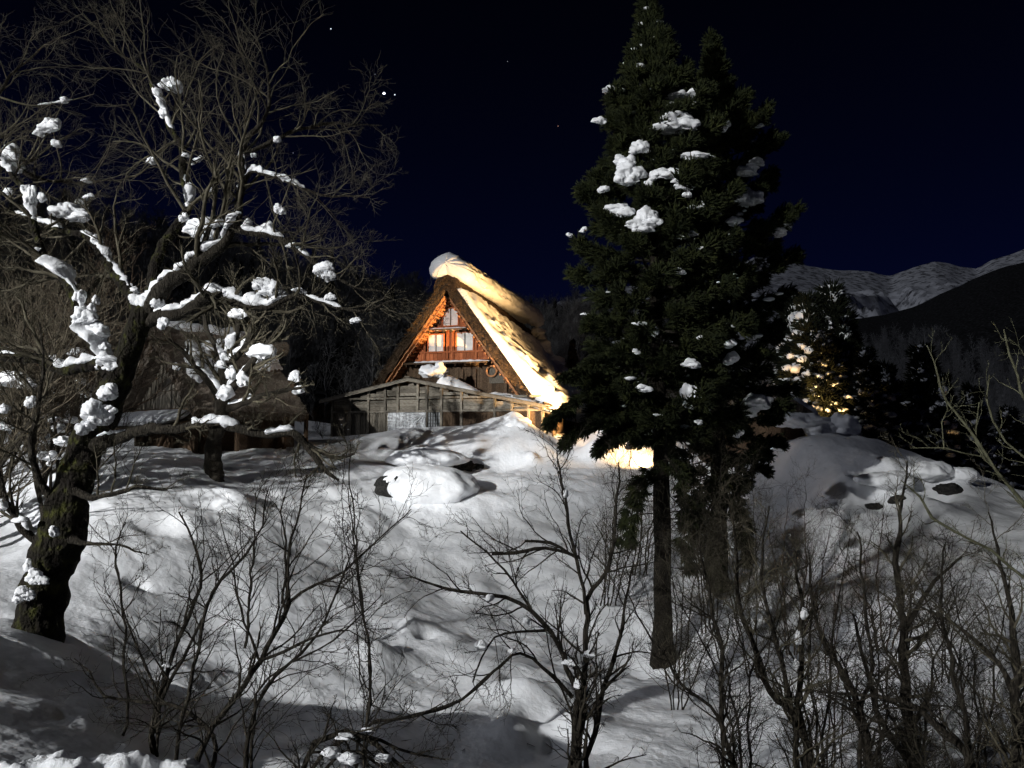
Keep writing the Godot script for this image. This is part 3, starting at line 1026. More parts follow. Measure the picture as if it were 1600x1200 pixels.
	# snow line on the two pent roofs of the gable
	for q in [[662, 728, 515.0, 0.62, "upper"], [644, 764, 567.0, 1.0, "lower"]]:
		var a := on_plane(house_frame, q[0], q[2], q[3])
		var b := on_plane(house_frame, q[1], q[2], q[3])
		var s := Soup.new()
		s.grid(60, 12, func(u: float, w: float) -> Vector3:
			var an := TAU * w
			var e := sqrt(clampf(1.0 - pow(absf(u * 2.0 - 1.0), 6.0), 0.0, 1.0))
			var x := lerpf(a.x, b.x, u)
			var h := 0.085 + 0.06 * noise_b.get_noise_1d(x * 1.5)
			return Vector3(x, a.y + 0.03 + sin(an) * h * e, q[3] - 0.22 + cos(an) * 0.22 * e))
		var o := part("ledge_snow", s.done(), mats.snow_fine, self)
		o.transform = house_frame
		tag(o, "thin line of snow on the %s ledge across the farmhouse gable" % q[4], "snow", "snow on the gable ledges")

# ---------------------------------------------------------------- wooden annex before the farmhouse

func build_annex() -> void:
	var zl := 3.9
	var root := thing("wooden_annex", "low weathered plank annex with a shallow gable in front of the thatched farmhouse", "annex", house_frame)
	var peak := on_plane(house_frame, 642, 592, zl)
	var left := on_plane(house_frame, 508, 626, zl)
	var right := on_plane(house_frame, 852, 633, zl)
	var roof_y := func(x: float) -> float:
		if x < peak.x:
			return lerpf(left.y, peak.y, (x - left.x) / (peak.x - left.x))
		return lerpf(peak.y, right.y, (x - peak.x) / (right.x - peak.x))
	# roof boards, running from ridge to eave
	for side in [0, 1]:
		var e: Vector3 = left if side == 0 else right
		var slope := (e - peak)
		slope.z = 0
		var k := 0
		var z := zl + 0.55
		while z > 0.7:
			var w := rng.randf_range(0.26, 0.34)
			beam("roof_board", root, peak + Vector3(0, rng.randf_range(0.0, 0.015), z - w * 0.5 - zl), peak + slope * rng.randf_range(1.0, 1.03) + Vector3(0, rng.randf_range(0.0, 0.015), z - w * 0.5 - zl), w - 0.015, 0.05, mats["plank_across_%d" % (k % 3)])
			z -= w
			k += 1
		# verge board under the roof edge
		beam("verge_board", root, peak + Vector3(0, -0.09, 0.5), peak + slope * 1.02 + Vector3(0, -0.09, 0.5), 0.06, 0.16, mats.plank_across_1)
	board("ridge_cap", root, peak + Vector3(0, 0.06, -1.3), Vector3(0.35, 0.06, 3.9), mats.plank_across_0)
	# posts stand on the plane of the front, boards lie between them
	var posts: Array[float] = []
	for px in [520, 548, 576, 602, 622, 653, 667, 690, 721, 773, 800, 826, 848]:
		posts.append(on_plane(house_frame, px, 640, zl).x)
	var base := 0.2
	var rail_a := on_plane(house_frame, 700, 621, zl).y
	var rail_b := on_plane(house_frame, 700, 642, zl).y
	for i in posts.size():
		var x := posts[i]
		var top: float = roof_y.call(x) - 0.12
		board("post", root, Vector3(x, (base + top) * 0.5, zl + 0.02), Vector3(0.13, top - base, 0.15), mats["plank_up_%d" % (i % 3)])
	var x_from := posts[0]
	var x_to := posts[-1]
	for y in [rail_a, rail_b]:
		for i in posts.size() - 1:
			board("rail", root, Vector3((posts[i] + posts[i + 1]) * 0.5, y, zl + 0.03), Vector3(posts[i + 1] - posts[i] - 0.135, 0.12, 0.12), mats["plank_across_%d" % (i % 3)])
	var door_l := on_plane(house_frame, 667, 640, zl).x
	var door_r := on_plane(house_frame, 690, 640, zl).x
	for i in posts.size() - 1:
		var a := posts[i] + 0.07
		var b := posts[i + 1] - 0.07
		var mid := (a + b) * 0.5
		var top: float = minf(roof_y.call(posts[i]), roof_y.call(posts[i + 1])) - 0.14
		# upper panels and middle panels: boards across
		var y := rail_b + 0.07
		while y < top + 0.4:
			var h := rng.randf_range(0.15, 0.22)
			if absf(y + h * 0.5 - rail_a) > 0.1:
				var xa := a
				var xb := b
				var cut: float = roof_y.call(mid) - 0.13
				if y + h > minf(roof_y.call(xa), roof_y.call(xb)) - 0.13:
					# boards under the roof slope are cut short
					while xa < xb and roof_y.call(xa) - 0.13 < y + h:
						xa += 0.05
					while xb > xa and roof_y.call(xb) - 0.13 < y + h:
						xb -= 0.05
				if xb - xa > 0.15:
					board("plank", root, Vector3((xa + xb) * 0.5, y + h * 0.5, zl - 0.05 + rng.randf_range(-0.012, 0.012)), Vector3(xb - xa, h - 0.012, 0.04), mats["plank_across_%d" % rng.randi_range(0, 2)])
			y += h
		# lower panels: boards upright, behind them the lattice door and the sheet
		if mid > door_l and mid < door_r:
			continue
		var x := a
		while x < b - 0.05:
			var w := minf(rng.randf_range(0.14, 0.2), b - x)
			board("plank", root, Vector3(x + w * 0.5, (base + rail_b) * 0.5 - 0.03, zl - 0.05 + rng.randf_range(-0.012, 0.012)), Vector3(w - 0.012, rail_b - base - 0.08, 0.04), mats["dark_wood_%d" % rng.randi_range(0, 2)] if mid > door_l else mats["plank_up_%d" % rng.randi_range(0, 2)])
			x += w
	board("backing", root, Vector3((x_from + x_to) * 0.5, 1.2, zl - 0.14), Vector3(x_to - x_from, 2.4, 0.05), mats.dark_wood_0)
	for s in [0, 1]:
		var x := x_from if s == 0 else x_to
		board("side_wall", root, Vector3(x, 1.3, zl * 0.5), Vector3(0.1, 2.3, zl - 0.3), mats.dark_wood_1)
	# lattice door
	var door := Node3D.new()
	door.name = "lattice_door"
	root.add_child(door)
	door.position = Vector3((door_l + door_r) * 0.5, (base + rail_b) * 0.5, zl + 0.02)
	var dw := door_r - door_l - 0.14
	var dh := rail_b - base - 0.14
	board("screen", door, Vector3(0, 0, -0.05), Vector3(dw, dh, 0.02), mats.screen)
	for k in 6:
		board("bar", door, Vector3(lerpf(-dw * 0.5, dw * 0.5, k / 5.0), 0, 0.0), Vector3(0.035, dh, 0.04), mats.dark_lattice)
	for k in 9:
		board("bar", door, Vector3(0, lerpf(-dh * 0.5, dh * 0.5, k / 8.0), 0.022), Vector3(dw, 0.03, 0.03), mats.dark_lattice)
	# white plastic sheet pinned up left of the door, gathered into folds at its upper right corner
	var sa := on_plane(house_frame, 606, 645, zl + 0.14)
	var sb := on_plane(house_frame, 665, 676, zl + 0.14)
	var sheet := Soup.new()
	sheet.grid(110, 40, func(u: float, w: float) -> Vector3:
		var ang := atan2(w + 0.02, 1.02 - u)
		var far := Vector2(1.0 - u, w).length()
		var fold := 0.09 * sin(ang * 30.0) * clampf(far * 1.6, 0.0, 1.0) * (1.0 - smoothstep(0.35, 0.8, far))
		fold += 0.03 * sin(u * 70.0 + 3.0 * noise_b.get_noise_2d(u * 4.0, w * 4.0)) * smoothstep(0.3, 0.7, far)
		var sag := 0.06 * sin(u * 9.0) * w
		return Vector3(lerpf(sa.x, sb.x, u), lerpf(sa.y, sb.y, w) + sag, zl + 0.14 + fold + 0.02 * noise_b.get_noise_2d(u * 6.0, w * 6.0)))
	var tarp := part("plastic_sheet", sheet.done(Vector3(0, 0, 1)), mats.tarp, self)
	tarp.transform = house_frame
	tag(tarp, "white plastic sheet pinned up in folds beside the lattice door of the annex", "sheet")
	# low lean-to on the right of the annex
	var lean := thing("lean_to_shed", "low plank lean-to at the right end of the annex under a snowy roof", "shed", house_frame)
	var la := on_plane(house_frame, 797, 630, zl - 0.4)
	var lb := on_plane(house_frame, 868, 647, zl - 0.4)
	var k2 := 0
	var z2 := zl
	while z2 > 1.2:
		beam("roof_board", lean, Vector3(la.x, la.y, z2), Vector3(lb.x, lb.y, z2), 0.28, 0.05, mats["plank_across_%d" % (k2 % 3)])
		z2 -= 0.3
		k2 += 1
	var xx := la.x + 0.1
	while xx < lb.x - 0.15:
		var w := rng.randf_range(0.15, 0.22)
		var top := lerpf(la.y, lb.y, (xx - la.x) / (lb.x - la.x)) - 0.1
		board("plank", lean, Vector3(xx + w * 0.5, top * 0.5, zl - 0.5), Vector3(w - 0.012, top, 0.04), mats["dark_wood_%d" % rng.randi_range(0, 2)])
		xx += w
	for f in [0.02, 0.45, 0.72, 0.98]:
		var px := lerpf(la.x, lb.x, f)
		var top := lerpf(la.y, lb.y, f) - 0.06
		board("post", lean, Vector3(px, top * 0.5, zl - 0.4), Vector3(0.12, top, 0.12), mats.plank_up_1)
	board("side_wall", lean, Vector3(lb.x - 0.1, lb.y * 0.5 - 0.05, zl * 0.5 + 0.4), Vector3(0.08, lb.y - 0.1, zl - 0.8), mats.dark_wood_1)
	# snow lying on the annex roof
	var lump := Soup.new()
	lump_of_snow(lump, Vector3(-0.15, 0, 0), Vector3(0.6, 0.42, 0.7))
	lump_of_snow(lump, Vector3(0.3, 0.05, 0.05), Vector3(0.4, 0.46, 0.55))
	var lo := part("snow_block", lump.done(), mats.snow_fine, self)
	lo.transform = house_frame * Transform3D(Basis(), on_plane(house_frame, 678, 582, zl - 0.3))
	tag(lo, "round block of snow at the ridge of the annex roof", "snow")
	var drift := Soup.new()
	var d0 := on_plane(house_frame, 684, 598, zl - 0.4).x
	var d1 := on_plane(house_frame, 748, 605, zl - 0.4).x
	drift.grid(40, 24, func(u: float, w: float) -> Vector3:
		var x := lerpf(d0, d1, u)
		var h := 0.75 * pow(1.0 - u, 0.75) * sqrt(clampf(u * 9.0, 0.0, 1.0)) * pow(sin(PI * clampf(w, 0.001, 0.999)), 0.6)
		return Vector3(x, roof_y.call(x) + 0.02 + h + 0.03 * noise_b.get_noise_2d(x * 2.0, w * 3.0), zl - 0.05 - 1.7 * w))
	var dr := part("snow_drift", drift.done(Vector3.UP), mats.snow_fine, self)
	dr.transform = house_frame
	tag(dr, "smooth wedge of shaded snow on the right slope of the annex roof", "snow")
	for q in [[765, 838, 0.16, zl - 0.1, "roof_y"], [800, 866, 0.34, zl - 0.3, "lean"]]:
		var xa := on_plane(house_frame, q[0], 620, q[3]).x
		var xb := on_plane(house_frame, q[1], 640, q[3]).x
		var sn := Soup.new()
		sn.grid(70, 30, func(u: float, w: float) -> Vector3:
			var x := lerpf(xa, xb, u)
			var e := sqrt(clampf(1.0 - pow(absf(u * 2.0 - 1.0), 8.0), 0.0, 1.0)) * pow(sin(PI * clampf(w, 0.001, 0.999)), 0.35)
			var yb: float = roof_y.call(x) if q[4] == "roof_y" else lerpf(la.y, lb.y, (x - la.x) / (lb.x - la.x))
			var h: float = q[2] * (1.0 + 0.7 * noise_b.get_noise_2d(x * 2.0, w * 4.0)) * e
			return Vector3(x, yb + 0.03 + h, q[3] + 0.25 - 2.4 * w))
		var so := part("shed_roof_snow", sn.done(Vector3.UP), mats.snow_fine, self)
		so.transform = house_frame
		tag(so, "crusty strip of snow on the right eave of the annex roof" if q[4] == "roof_y" else "lit snow on the lean-to roof at the right of the annex", "snow")

# ---------------------------------------------------------------- thatched barn on the left

func build_barn() -> void:
	var frame := Transform3D(Basis(Vector3.UP, deg_to_rad(-35.0)), Vector3(-15.1, 0, -33.0))
	var apex := 5.0
	var eave := 1.6
	var half := 3.4
	var length := 5.0
	var thick := 0.5
	var root := thing("thatched_barn", "small thatched barn with a pale plank gable, behind the pruned tree", "barn", frame)
	var len_v := Vector2(half, apex - eave).length()
	for s in [-1.0, 1.0]:
		var v := Vector3(half * s, eave - apex, 0).normalized()
		var n := Vector3(-v.y * s, absf(v.x), 0).normalized()
		var o := Vector3(0, apex, 0.7) - n * thick
		var roof := part("thatch_roof", slab(o, Vector3(0, 0, -1), v, n, length + 0.7, len_v, thick, 40, 36, 4, 0.1, 2.4), mats.grey_thatch, root)
		var where: Array = []
		for k in 500:
			var f := rng.randf()
			var p := o + v * len_v + n * (rng.randf() * thick) + Vector3(0, 0, -f * (length + 0.7))
			if k % 2 == 0:
				p = o + v * (f * len_v) + n * (rng.randf() * thick)
			var dir := (v + Vector3(rng.randf_range(-0.3, 0.3), rng.randf_range(-0.6, 0.1), rng.randf_range(-0.1, 0.5))).normalized()
			var x := dir.cross(Vector3(0.3, 0.2, 0.9)).normalized()
			where.append(Transform3D(Basis(x, dir, x.cross(dir)).scaled_local(Vector3(0.3, rng.randf_range(0.12, 0.28), 0.3)), p))
		multi("straw_fringe", straw_mesh(), mats.straw, where, roof)
	var rp := PackedVector3Array()
	var rr := PackedFloat32Array()
	for k in 15:
		rp.append(Vector3(0.05 * sin(k * 1.7), apex + 0.02, 0.85 - k * 0.5))
		rr.append(0.36 + 0.05 * sin(k * 2.3))
	var ridge := Soup.new()
	ridge.tube(rp, rr, 12)
	part("thatch_ridge", ridge.done(), mats.grey_thatch, root)
	# upright boards of the gable, tie beam, lower wall with posts and braces
	var wall := Node3D.new()
	wall.name = "gable_wall"
	root.add_child(wall)
	var x := -2.7
	while x < 2.7:
		var w := rng.randf_range(0.15, 0.24)
		var mid := x + w * 0.5
		var top := apex - thick * 1.45 - absf(mid) * (apex - eave) / half - w * 0.4
		if top > 1.75:
			board("plank", wall, Vector3(mid, (1.7 + top) * 0.5, rng.randf_range(-0.02, 0.02)), Vector3(w - 0.015, top - 1.7, 0.04), mats["plank_up_%d" % rng.randi_range(1, 2)])
		if absf(mid) < 2.3:
			board("plank", wall, Vector3(mid, 0.45, -0.05 + rng.randf_range(-0.02, 0.02)), Vector3(w - 0.015, 2.2, 0.04), mats["dark_wood_%d" % rng.randi_range(1, 2)])
		x += w
	board("backing", wall, Vector3(0, 0.9, -0.12), Vector3(4.6, 3.2, 0.05), mats.dark_wood_0)
	board("backing", wall, Vector3(0, 3.0, -0.12), Vector3(1.9, 1.1, 0.05), mats.dark_wood_0)
	board("tie_beam", root, Vector3(0, 1.62, 0.08), Vector3(5.4, 0.17, 0.16), mats.dark_wood_2)
	for px in [-2.3, -0.9, 0.7, 2.3]:
		board("post", root, Vector3(px, 0.45, 0.06), Vector3(0.16, 2.15, 0.16), mats.dark_wood_1)
	beam("brace", root, Vector3(-2.2, -0.4, 0.1), Vector3(-1.0, 1.4, 0.1), 0.08, 0.12, mats.dark_wood_2)
	beam("brace", root, Vector3(0.6, 1.4, 0.1), Vector3(-0.8, -0.4, 0.1), 0.08, 0.12, mats.dark_wood_2)
	board("side_wall", root, Vector3(2.35, 0.5, -length * 0.5), Vector3(0.1, 2.6, length - 0.2), mats.dark_wood_0)
	board("side_wall", root, Vector3(-2.35, 0.5, -length * 0.5), Vector3(0.1, 2.6, length - 0.2), mats.dark_wood_0)
	board("back_wall", root, Vector3(0, 1.2, -length), Vector3(4.6, 4.0, 0.1), mats.dark_wood_0)
	for k in 5:
		board("post", root, Vector3(2.7, 0.4, -0.4 - k * 1.25), Vector3(0.15, 2.4, 0.15), mats.dark_wood_1)
	# pent roof across the gable, heavy with snow
	board("pent_roof", root, Vector3(-0.3, 1.02, 0.75), Vector3(5.2, 0.08, 1.4), mats.dark_wood_1, Basis(Vector3.RIGHT, 0.3))
	var sn := Soup.new()
	sn.grid(90, 26, func(u: float, w: float) -> Vector3:
		var a := TAU * w
		var e := sqrt(clampf(1.0 - pow(absf(u * 2.0 - 1.0), 5.0), 0.0, 1.0))
		var xx := lerpf(-2.95, 2.3, u)
		var h := 0.24 + 0.08 * noise_b.get_noise_1d(xx)
		var z := 0.78 + cos(a) * 0.78 * (0.25 + 0.75 * e)
		var y := 1.32 - 0.3 * (z - 0.75) + sin(a) * h * e
		if sin(a) < 0.0:
			y -= 0.05 * e * (0.5 + 0.5 * sin(xx * 21.0)) * smoothstep(0.2, 0.9, cos(a))
		return Vector3(xx, y, z))
	var so := part("pent_roof_snow", sn.done(), mats.snow_fine, self)
	so.transform = frame
	tag(so, "thick ragged band of snow on the ledge across the barn gable", "snow")
	# what is left of the snow on the right slope and the ridge
	var v := Vector3(half, eave - apex, 0).normalized()
	var n := Vector3(-v.y, v.x, 0).normalized()
	for q in [[0.3, 2.3, 0.25, 3.6, 0.30, "snow strip along the front edge of the barn roof"], [3.9, 2.3, 0.6, 1.5, 0.32, "snow patch high on the far end of the barn roof"], [1.6, 3.4, 0.1, 0.9, 0.36, "snow patch just below the ridge of the barn roof"]]:
		var s := Soup.new()
		s.grid(44, 44, func(a: float, b: float) -> Vector3:
			var c := Vector2(a * 2.0 - 1.0, b * 2.0 - 1.0)
			var ang := c.angle()
			var rad := maxf(absf(c.x), absf(c.y))
			var reach := 0.8 + 0.35 * noise_b.get_noise_2d(cos(ang) * 1.2 + q[0] * 7.0, sin(ang) * 1.2)
			var d := Vector2(cos(ang), sin(ang)) * rad * reach
			var z: float = 0.75 - q[0] - (d.x * 0.5 + 0.5) * q[1]
			var y: float = q[2] + (d.y * 0.5 + 0.5) * q[3]
			var e := sqrt(clampf(1.0 - rad * rad * rad, 0.0, 1.0))
			var t: float = q[4] * e * (1.0 + 0.5 * noise_b.get_noise_2d(z * 1.4, y * 1.4))
			return Vector3(0, apex, z) + v * y + n * (t - 0.03))
		var o := part("barn_roof_snow", s.done(n), mats.snow_fine, self)
		o.transform = frame
		tag(o, q[5], "snow", "snow left on the barn roof")
	var rs := Soup.new()
	rs.grid(60, 20, func(u: float, w: float) -> Vector3:
		var a := TAU * w
		var e := sqrt(clampf(1.0 - pow(absf(u * 2.0 - 1.0), 4.0), 0.0, 1.0))
		var z := 0.4 - u * 4.6
		var h := (0.3 + 0.18 * noise_b.get_noise_1d(z * 0.8)) * e
		return Vector3(cos(a) * 0.5 * (0.7 + 0.4 * noise_b.get_noise_1d(z + 30.0)) * e, apex + 0.38 + sin(a) * h, z))
	var rso := part("barn_ridge_snow", rs.done(), mats.snow_fine, self)
	rso.transform = frame
	tag(rso, "uneven roll of snow along the ridge of the small barn", "snow")

# ---------------------------------------------------------------- hut at the right, behind the cedars

func build_hut() -> void:
	var p := at(1196, 700, 33.0)
	var frame := Transform3D(Basis(Vector3.UP, 0.12), Vector3(p.x, 0, p.z))
	var root := thing("thatched_hut", "low thatched hut peeping out at the right of the two cedars", "hut", frame)
	var apex := 2.75
	for s in [-1.0, 1.0]:
		var v := Vector3(2.2 * s, -1.35, 0).normalized()
		var n := Vector3(-v.y * s, absf(v.x), 0).normalized()
		part("thatch_roof", slab(Vector3(0, apex, 0.6) - n * 0.32, Vector3(0, 0, -1), v, n, 4.2, 2.55, 0.32, 24, 20, 3, 0.07, 2.5), mats.grey_thatch, root)
		board("side_wall", root, Vector3(1.75 * s, 0.3, -1.6), Vector3(0.1, 2.3, 3.4), mats.dark_wood_0)
	var x := -1.7
	while x < 1.65:
		var top := apex - 0.45 - absf(x + 0.1) * 0.61
		board("plank", root, Vector3(x + 0.1, top * 0.5 - 0.4, 0.05), Vector3(0.19, top + 0.8, 0.05), mats["dark_wood_%d" % rng.randi_range(0, 2)])
		x += 0.2
	board("back_wall", root, Vector3(0, 0.6, -3.3), Vector3(3.5, 2.8, 0.1), mats.dark_wood_0)
	var v2 := Vector3(2.2, -1.35, 0).normalized()
	var n2 := Vector3(-v2.y, v2.x, 0).normalized()
	var s2 := Soup.new()
	s2.grid(40, 40, func(a: float, b: float) -> Vector3:
		var c := Vector2(a * 2.0 - 1.0, b * 2.0 - 1.0)
		var e := sqrt(clampf((1.0 - pow(absf(c.x), 4.0)) * (1.0 - pow(absf(c.y), 5.0)), 0.0, 1.0))
		return Vector3(0, apex, 0.65 - a * 4.1) + v2 * (0.85 + b * 1.75) + n2 * (0.42 * e * (1.0 + 0.3 * noise_b.get_noise_2d(a * 3.0, b * 3.0)) - 0.02))
	var o := part("hut_roof_snow", s2.done(n2), mats.snow_fine, self)
	o.transform = frame
	tag(o, "rounded slab of snow on the right slope of the low hut roof", "snow")

# ---------------------------------------------------------------- mounds of snow and dark stones, most added to darken hollows

func mound(label: String, px: float, py: float, depth: float, size: Vector3, bumps: float, freq: float, flat: float, sink: float, group := "") -> void:
	var p := at(px, py, depth)
	var s := Soup.new()
	ball(s, Vector3(p.x, 0, p.z), size, bumps, freq, 40, flat)
	for k in s.v.size():
		s.v[k] -= Vector3(p.x, 0, p.z)
		var q := s.v[k] * 1.0
		s.v[k] += q.normalized() * (0.09 * noise_b.get_noise_3dv(q * 0.9 + Vector3(9, 0, 0)) + 0.05 * noise_b.get_noise_3d(q.x * 3.2, q.y * 0.8, q.z * 3.2 + px))
	var o := part("snow_mound", s.done(), mats.snow, self)
	o.position = Vector3(p.x, p.y - sink, p.z)
	tag(o, label, "snow mound", group)

func build_mounds() -> void:
	mound("big round snow mound with a dark hollow under its left foot, below the annex", 668, 762, 30.6, Vector3(1.95, 0.95, 1.7), 0.16, 0.32, 0.15, 0.0)
	mound("low snow hummock between the big mound and the ploughed bank", 668, 716, 34.5, Vector3(1.9, 0.5, 1.2), 0.3, 0.4, 0.2, 0.05)
	mound("pointed snow block on the crest of the bank before the annex", 806, 664, 39.7, Vector3(0.85, 0.55, 0.7), 0.35, 0.6, 0.2, 0.05)
	mound("small rounded snow dome at the right of the hut, farther left", 1284, 668, 33.0, Vector3(0.66, 0.42, 0.6), 0.4, 0.8, 0.2, 0.1, "snow domes behind the right bank")
	mound("larger rounded snow dome at the right of the hut, nearer the conifers", 1318, 664, 33.0, Vector3(0.78, 0.62, 0.7), 0.4, 0.7, 0.2, 0.1, "snow domes behind the right bank")
	mound("snow shelf under the eave of the low hut", 1248, 657, 31.5, Vector3(1.15, 0.34, 0.9), 0.35, 0.7, 0.2, 0.0)
	for q in [[1385, 752, 25.4, 0.95, "snow lip hanging over the dark hollows on the right, left part"], [1452, 738, 26.0, 0.9, "snow lip hanging over the dark hollows on the right, higher part"], [1500, 744, 26.2, 0.6, "snow lip hanging over the dark hollows on the right, at the drop"]]:
		mound(q[4], q[0], q[1], q[2], Vector3(q[3], 0.34, 0.6), 0.3, 0.6, 0.3, 0.0, "snow lips over the stones")
	var k := 0  # stones under mound and shelf are added, darkening hollows where only shade lies
	for q in [[630, 790, 30.0, 0.75, "added dark stone standing for the shade in the hollow under the big round snow mound"], [728, 713, 36.0, 0.3, "dark stone sticking out of the snow at the foot of the bank, left one"], [748, 717, 36.0, 0.22, "dark stone sticking out of the snow at the foot of the bank, right one"],
			[1365, 770, 25.0, 0.18, "added dark stone standing for the shaded hollow under the snow shelf on the right, leftmost"], [1400, 768, 24.8, 0.2, "added dark stone standing for the shaded hollow under the snow shelf on the right, widest"], [1440, 752, 25.5, 0.22, "added dark stone standing for the shaded hollow under the snow shelf on the right, higher up"], [1483, 748, 25.6, 0.28, "added dark stone standing for the shaded hollow under the snow shelf on the right, by the drop"]]:
		var p := at(q[0], q[1], q[2])
		var s := Soup.new()
		ball(s, Vector3(k * 9.0, 0, 0), Vector3(q[3] * 1.4, q[3] * 0.75, q[3]), 0.8, 1.5, 18)
		for i in s.v.size():
			s.v[i] -= Vector3(k * 9.0, 0, 0)
		var o := part("stone", s.done(), mats.rock, self)
		o.position = Vector3(p.x, ground(p.x, p.z) + q[3] * 0.15, p.z)
		tag(o, q[4], "stone", "dark stones in the snow")
		k += 1

func build_foreground_snow() -> void:
	# the ploughed edge of the road before the camera
	var s := Soup.new()
	s.grid(240, 90, func(u: float, v: float) -> Vector3:
		var z := -2.3 - 1.6 * v
		var x := lerpf(-3.6, -0.85, u)
		var cut := smoothstep(0.0, 0.1, 1.0 - u)
		var crest := exp(-pow((z + 3.25) / 0.42, 2.0))
		var h := crest * (0.34 + 0.06 * sin(x * 3.1)) * cut
		var l := noise_b.get_noise_2d(x * 2.2, z * 2.2)
		h += crest * cut * (0.07 * (0.6 - 1.6 * absf(l)) + 0.03 * noise_b.get_noise_2d(x * 4.0 + 3.0, z * 4.0) + 0.012 * noise_c.get_noise_2d(x * 3.0, z * 3.0))
		return Vector3(x, ground(x, z) - 0.06 + h, z))
	tag(part("snow_berm", s.done(Vector3.UP), mats.snow_fine, self), "lumpy ploughed snow along the road edge at the lower left", "snow bank")

func build_fallen_twigs() -> void:
	var s := Soup.new()
	s.tube(PackedVector3Array([Vector3(-0.5, 0, 0), Vector3(-0.1, 0.03, 0.06), Vector3(0.5, 0, 0)]), PackedFloat32Array([0.03, 0.025, 0.01]), 3)
	s.tube(PackedVector3Array([Vector3(-0.1, 0.03, 0.06), Vector3(0.2, 0.06, 0.3)]), PackedFloat32Array([0.02, 0.006]), 3)
	var where: Array = []
	for i in 420:
		var z := rng.randf_range(-33.0, -10.0)
		var x := rng.randf_range(-0.45, 0.62) * -z
		var l := rng.randf_range(0.05, 0.28)
		where.append(Transform3D(Basis(Vector3.UP, rng.randf() * TAU).scaled(Vector3.ONE * l), Vector3(x, ground(x, z) + 0.01, z)))
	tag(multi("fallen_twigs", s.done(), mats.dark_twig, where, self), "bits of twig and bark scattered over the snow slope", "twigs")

func build_stars() -> void:
	for q in [[517, 45, 0.9, 1.6, "small star high above the bare cherry crown, highest of all"], [600, 146, 1.7, 12.0, "brightest star, right of the cherry crown"], [617, 148, 1.0, 1.4, "faint star close to the right of the brightest one"], [872, 197, 0.8, 0.35, "faint reddish star left of the cedar crown"], [793, 96, 0.7, 0.22, "very faint star in the dark middle of the sky"], [586, 116, 0.6, 0.2, "very faint star just above the brightest one"], [458, 239, 0.7, 0.25, "faint star showing between the cherry twigs"]]:
		var m := SphereMesh.new()
		m.radius = q[2] * 4.2
		m.height = q[2] * 8.4
		m.radial_segments = 10
		m.rings = 6
		var tint := Color(1.0, 0.7, 0.6) if q[0] == 872 else Color(0.93, 0.95, 1.0)
		var o := part("star", m, glow(tint, q[3]), self)
		o.position = at(q[0], q[1], 5200.0)
		tag(o, q[4], "star", "stars")

# ---------------------------------------------------------------- growing branches

class Habit:
	var kids := [9, 6, 5]
	var spread := 0.75
	var ratio := 0.5
	var wobble := 0.22
	var lift := 0.06
	var taper := 0.35
	var first := 0.15
	var thin := 0.55
	var least := 0.003
	var sides := [5, 3, 3, 3]
	var segs := [7, 6, 5, 4]

func shake(k: float) -> Vector3:
	return Vector3(rng.randf_range(-k, k), rng.randf_range(-k, k), rng.randf_range(-k, k))

func grow(s: Soup, p: Vector3, d: Vector3, length: float, r: float, level: int, h: Habit) -> void:
	var m: int = h.segs[mini(level, h.segs.size() - 1)]
	var pts := PackedVector3Array([p])
	var rad := PackedFloat32Array([r])
	var step := length / m
	for i in m:
		d = (d + shake(h.wobble) + Vector3(0, h.lift, 0)).normalized()
		p += d * step
		pts.append(p)
		rad.append(maxf(h.least * 0.6, r * lerpf(1.0, h.taper, float(i + 1) / m)))
	s.tube(pts, rad, h.sides[mini(level, h.sides.size() - 1)])
	if level < h.kids.size():
		sprout(s, pts, rad, h.kids[level], length * h.ratio, level + 1, h)

func sprout(s: Soup, pts: PackedVector3Array, rad: PackedFloat32Array, n: int, length: float, level: int, h: Habit) -> void:
	var m := pts.size() - 1
	for k in n:
		var f := lerpf(h.first, 1.0, (k + rng.randf()) / n)
		var i := mini(int(f * m), m - 1)
		var p := pts[i].lerp(pts[i + 1], f * m - i)
		var d := (pts[i + 1] - pts[i]).normalized()
		var side := d.cross(shake(1.0)).normalized()
		var dir := (d + side * rng.randf_range(0.6, 1.4) * h.spread * 1.3).normalized()
		grow(s, p, dir, length * rng.randf_range(0.55, 1.2) * (1.25 - 0.55 * f), maxf(h.least, rad[i] * h.thin), level, h)

func rough_tube(pts: PackedVector3Array, rad: PackedFloat32Array, sides: int, amp: float, freq: float) -> ArrayMesh:
	var s := Soup.new()
	s.tube(pts, rad, sides)
	for k in s.v.size():
		var r := rad[k / sides]
		var p := s.v[k]
		s.v[k] += s.n[k] * r * amp * (noise_b.get_noise_3dv(p * freq) + 0.5 * noise_b.get_noise_3d(p.x * freq * 3.0, p.y * freq * 0.7, p.z * freq * 3.0))
	s.n.clear()
	return s.done()

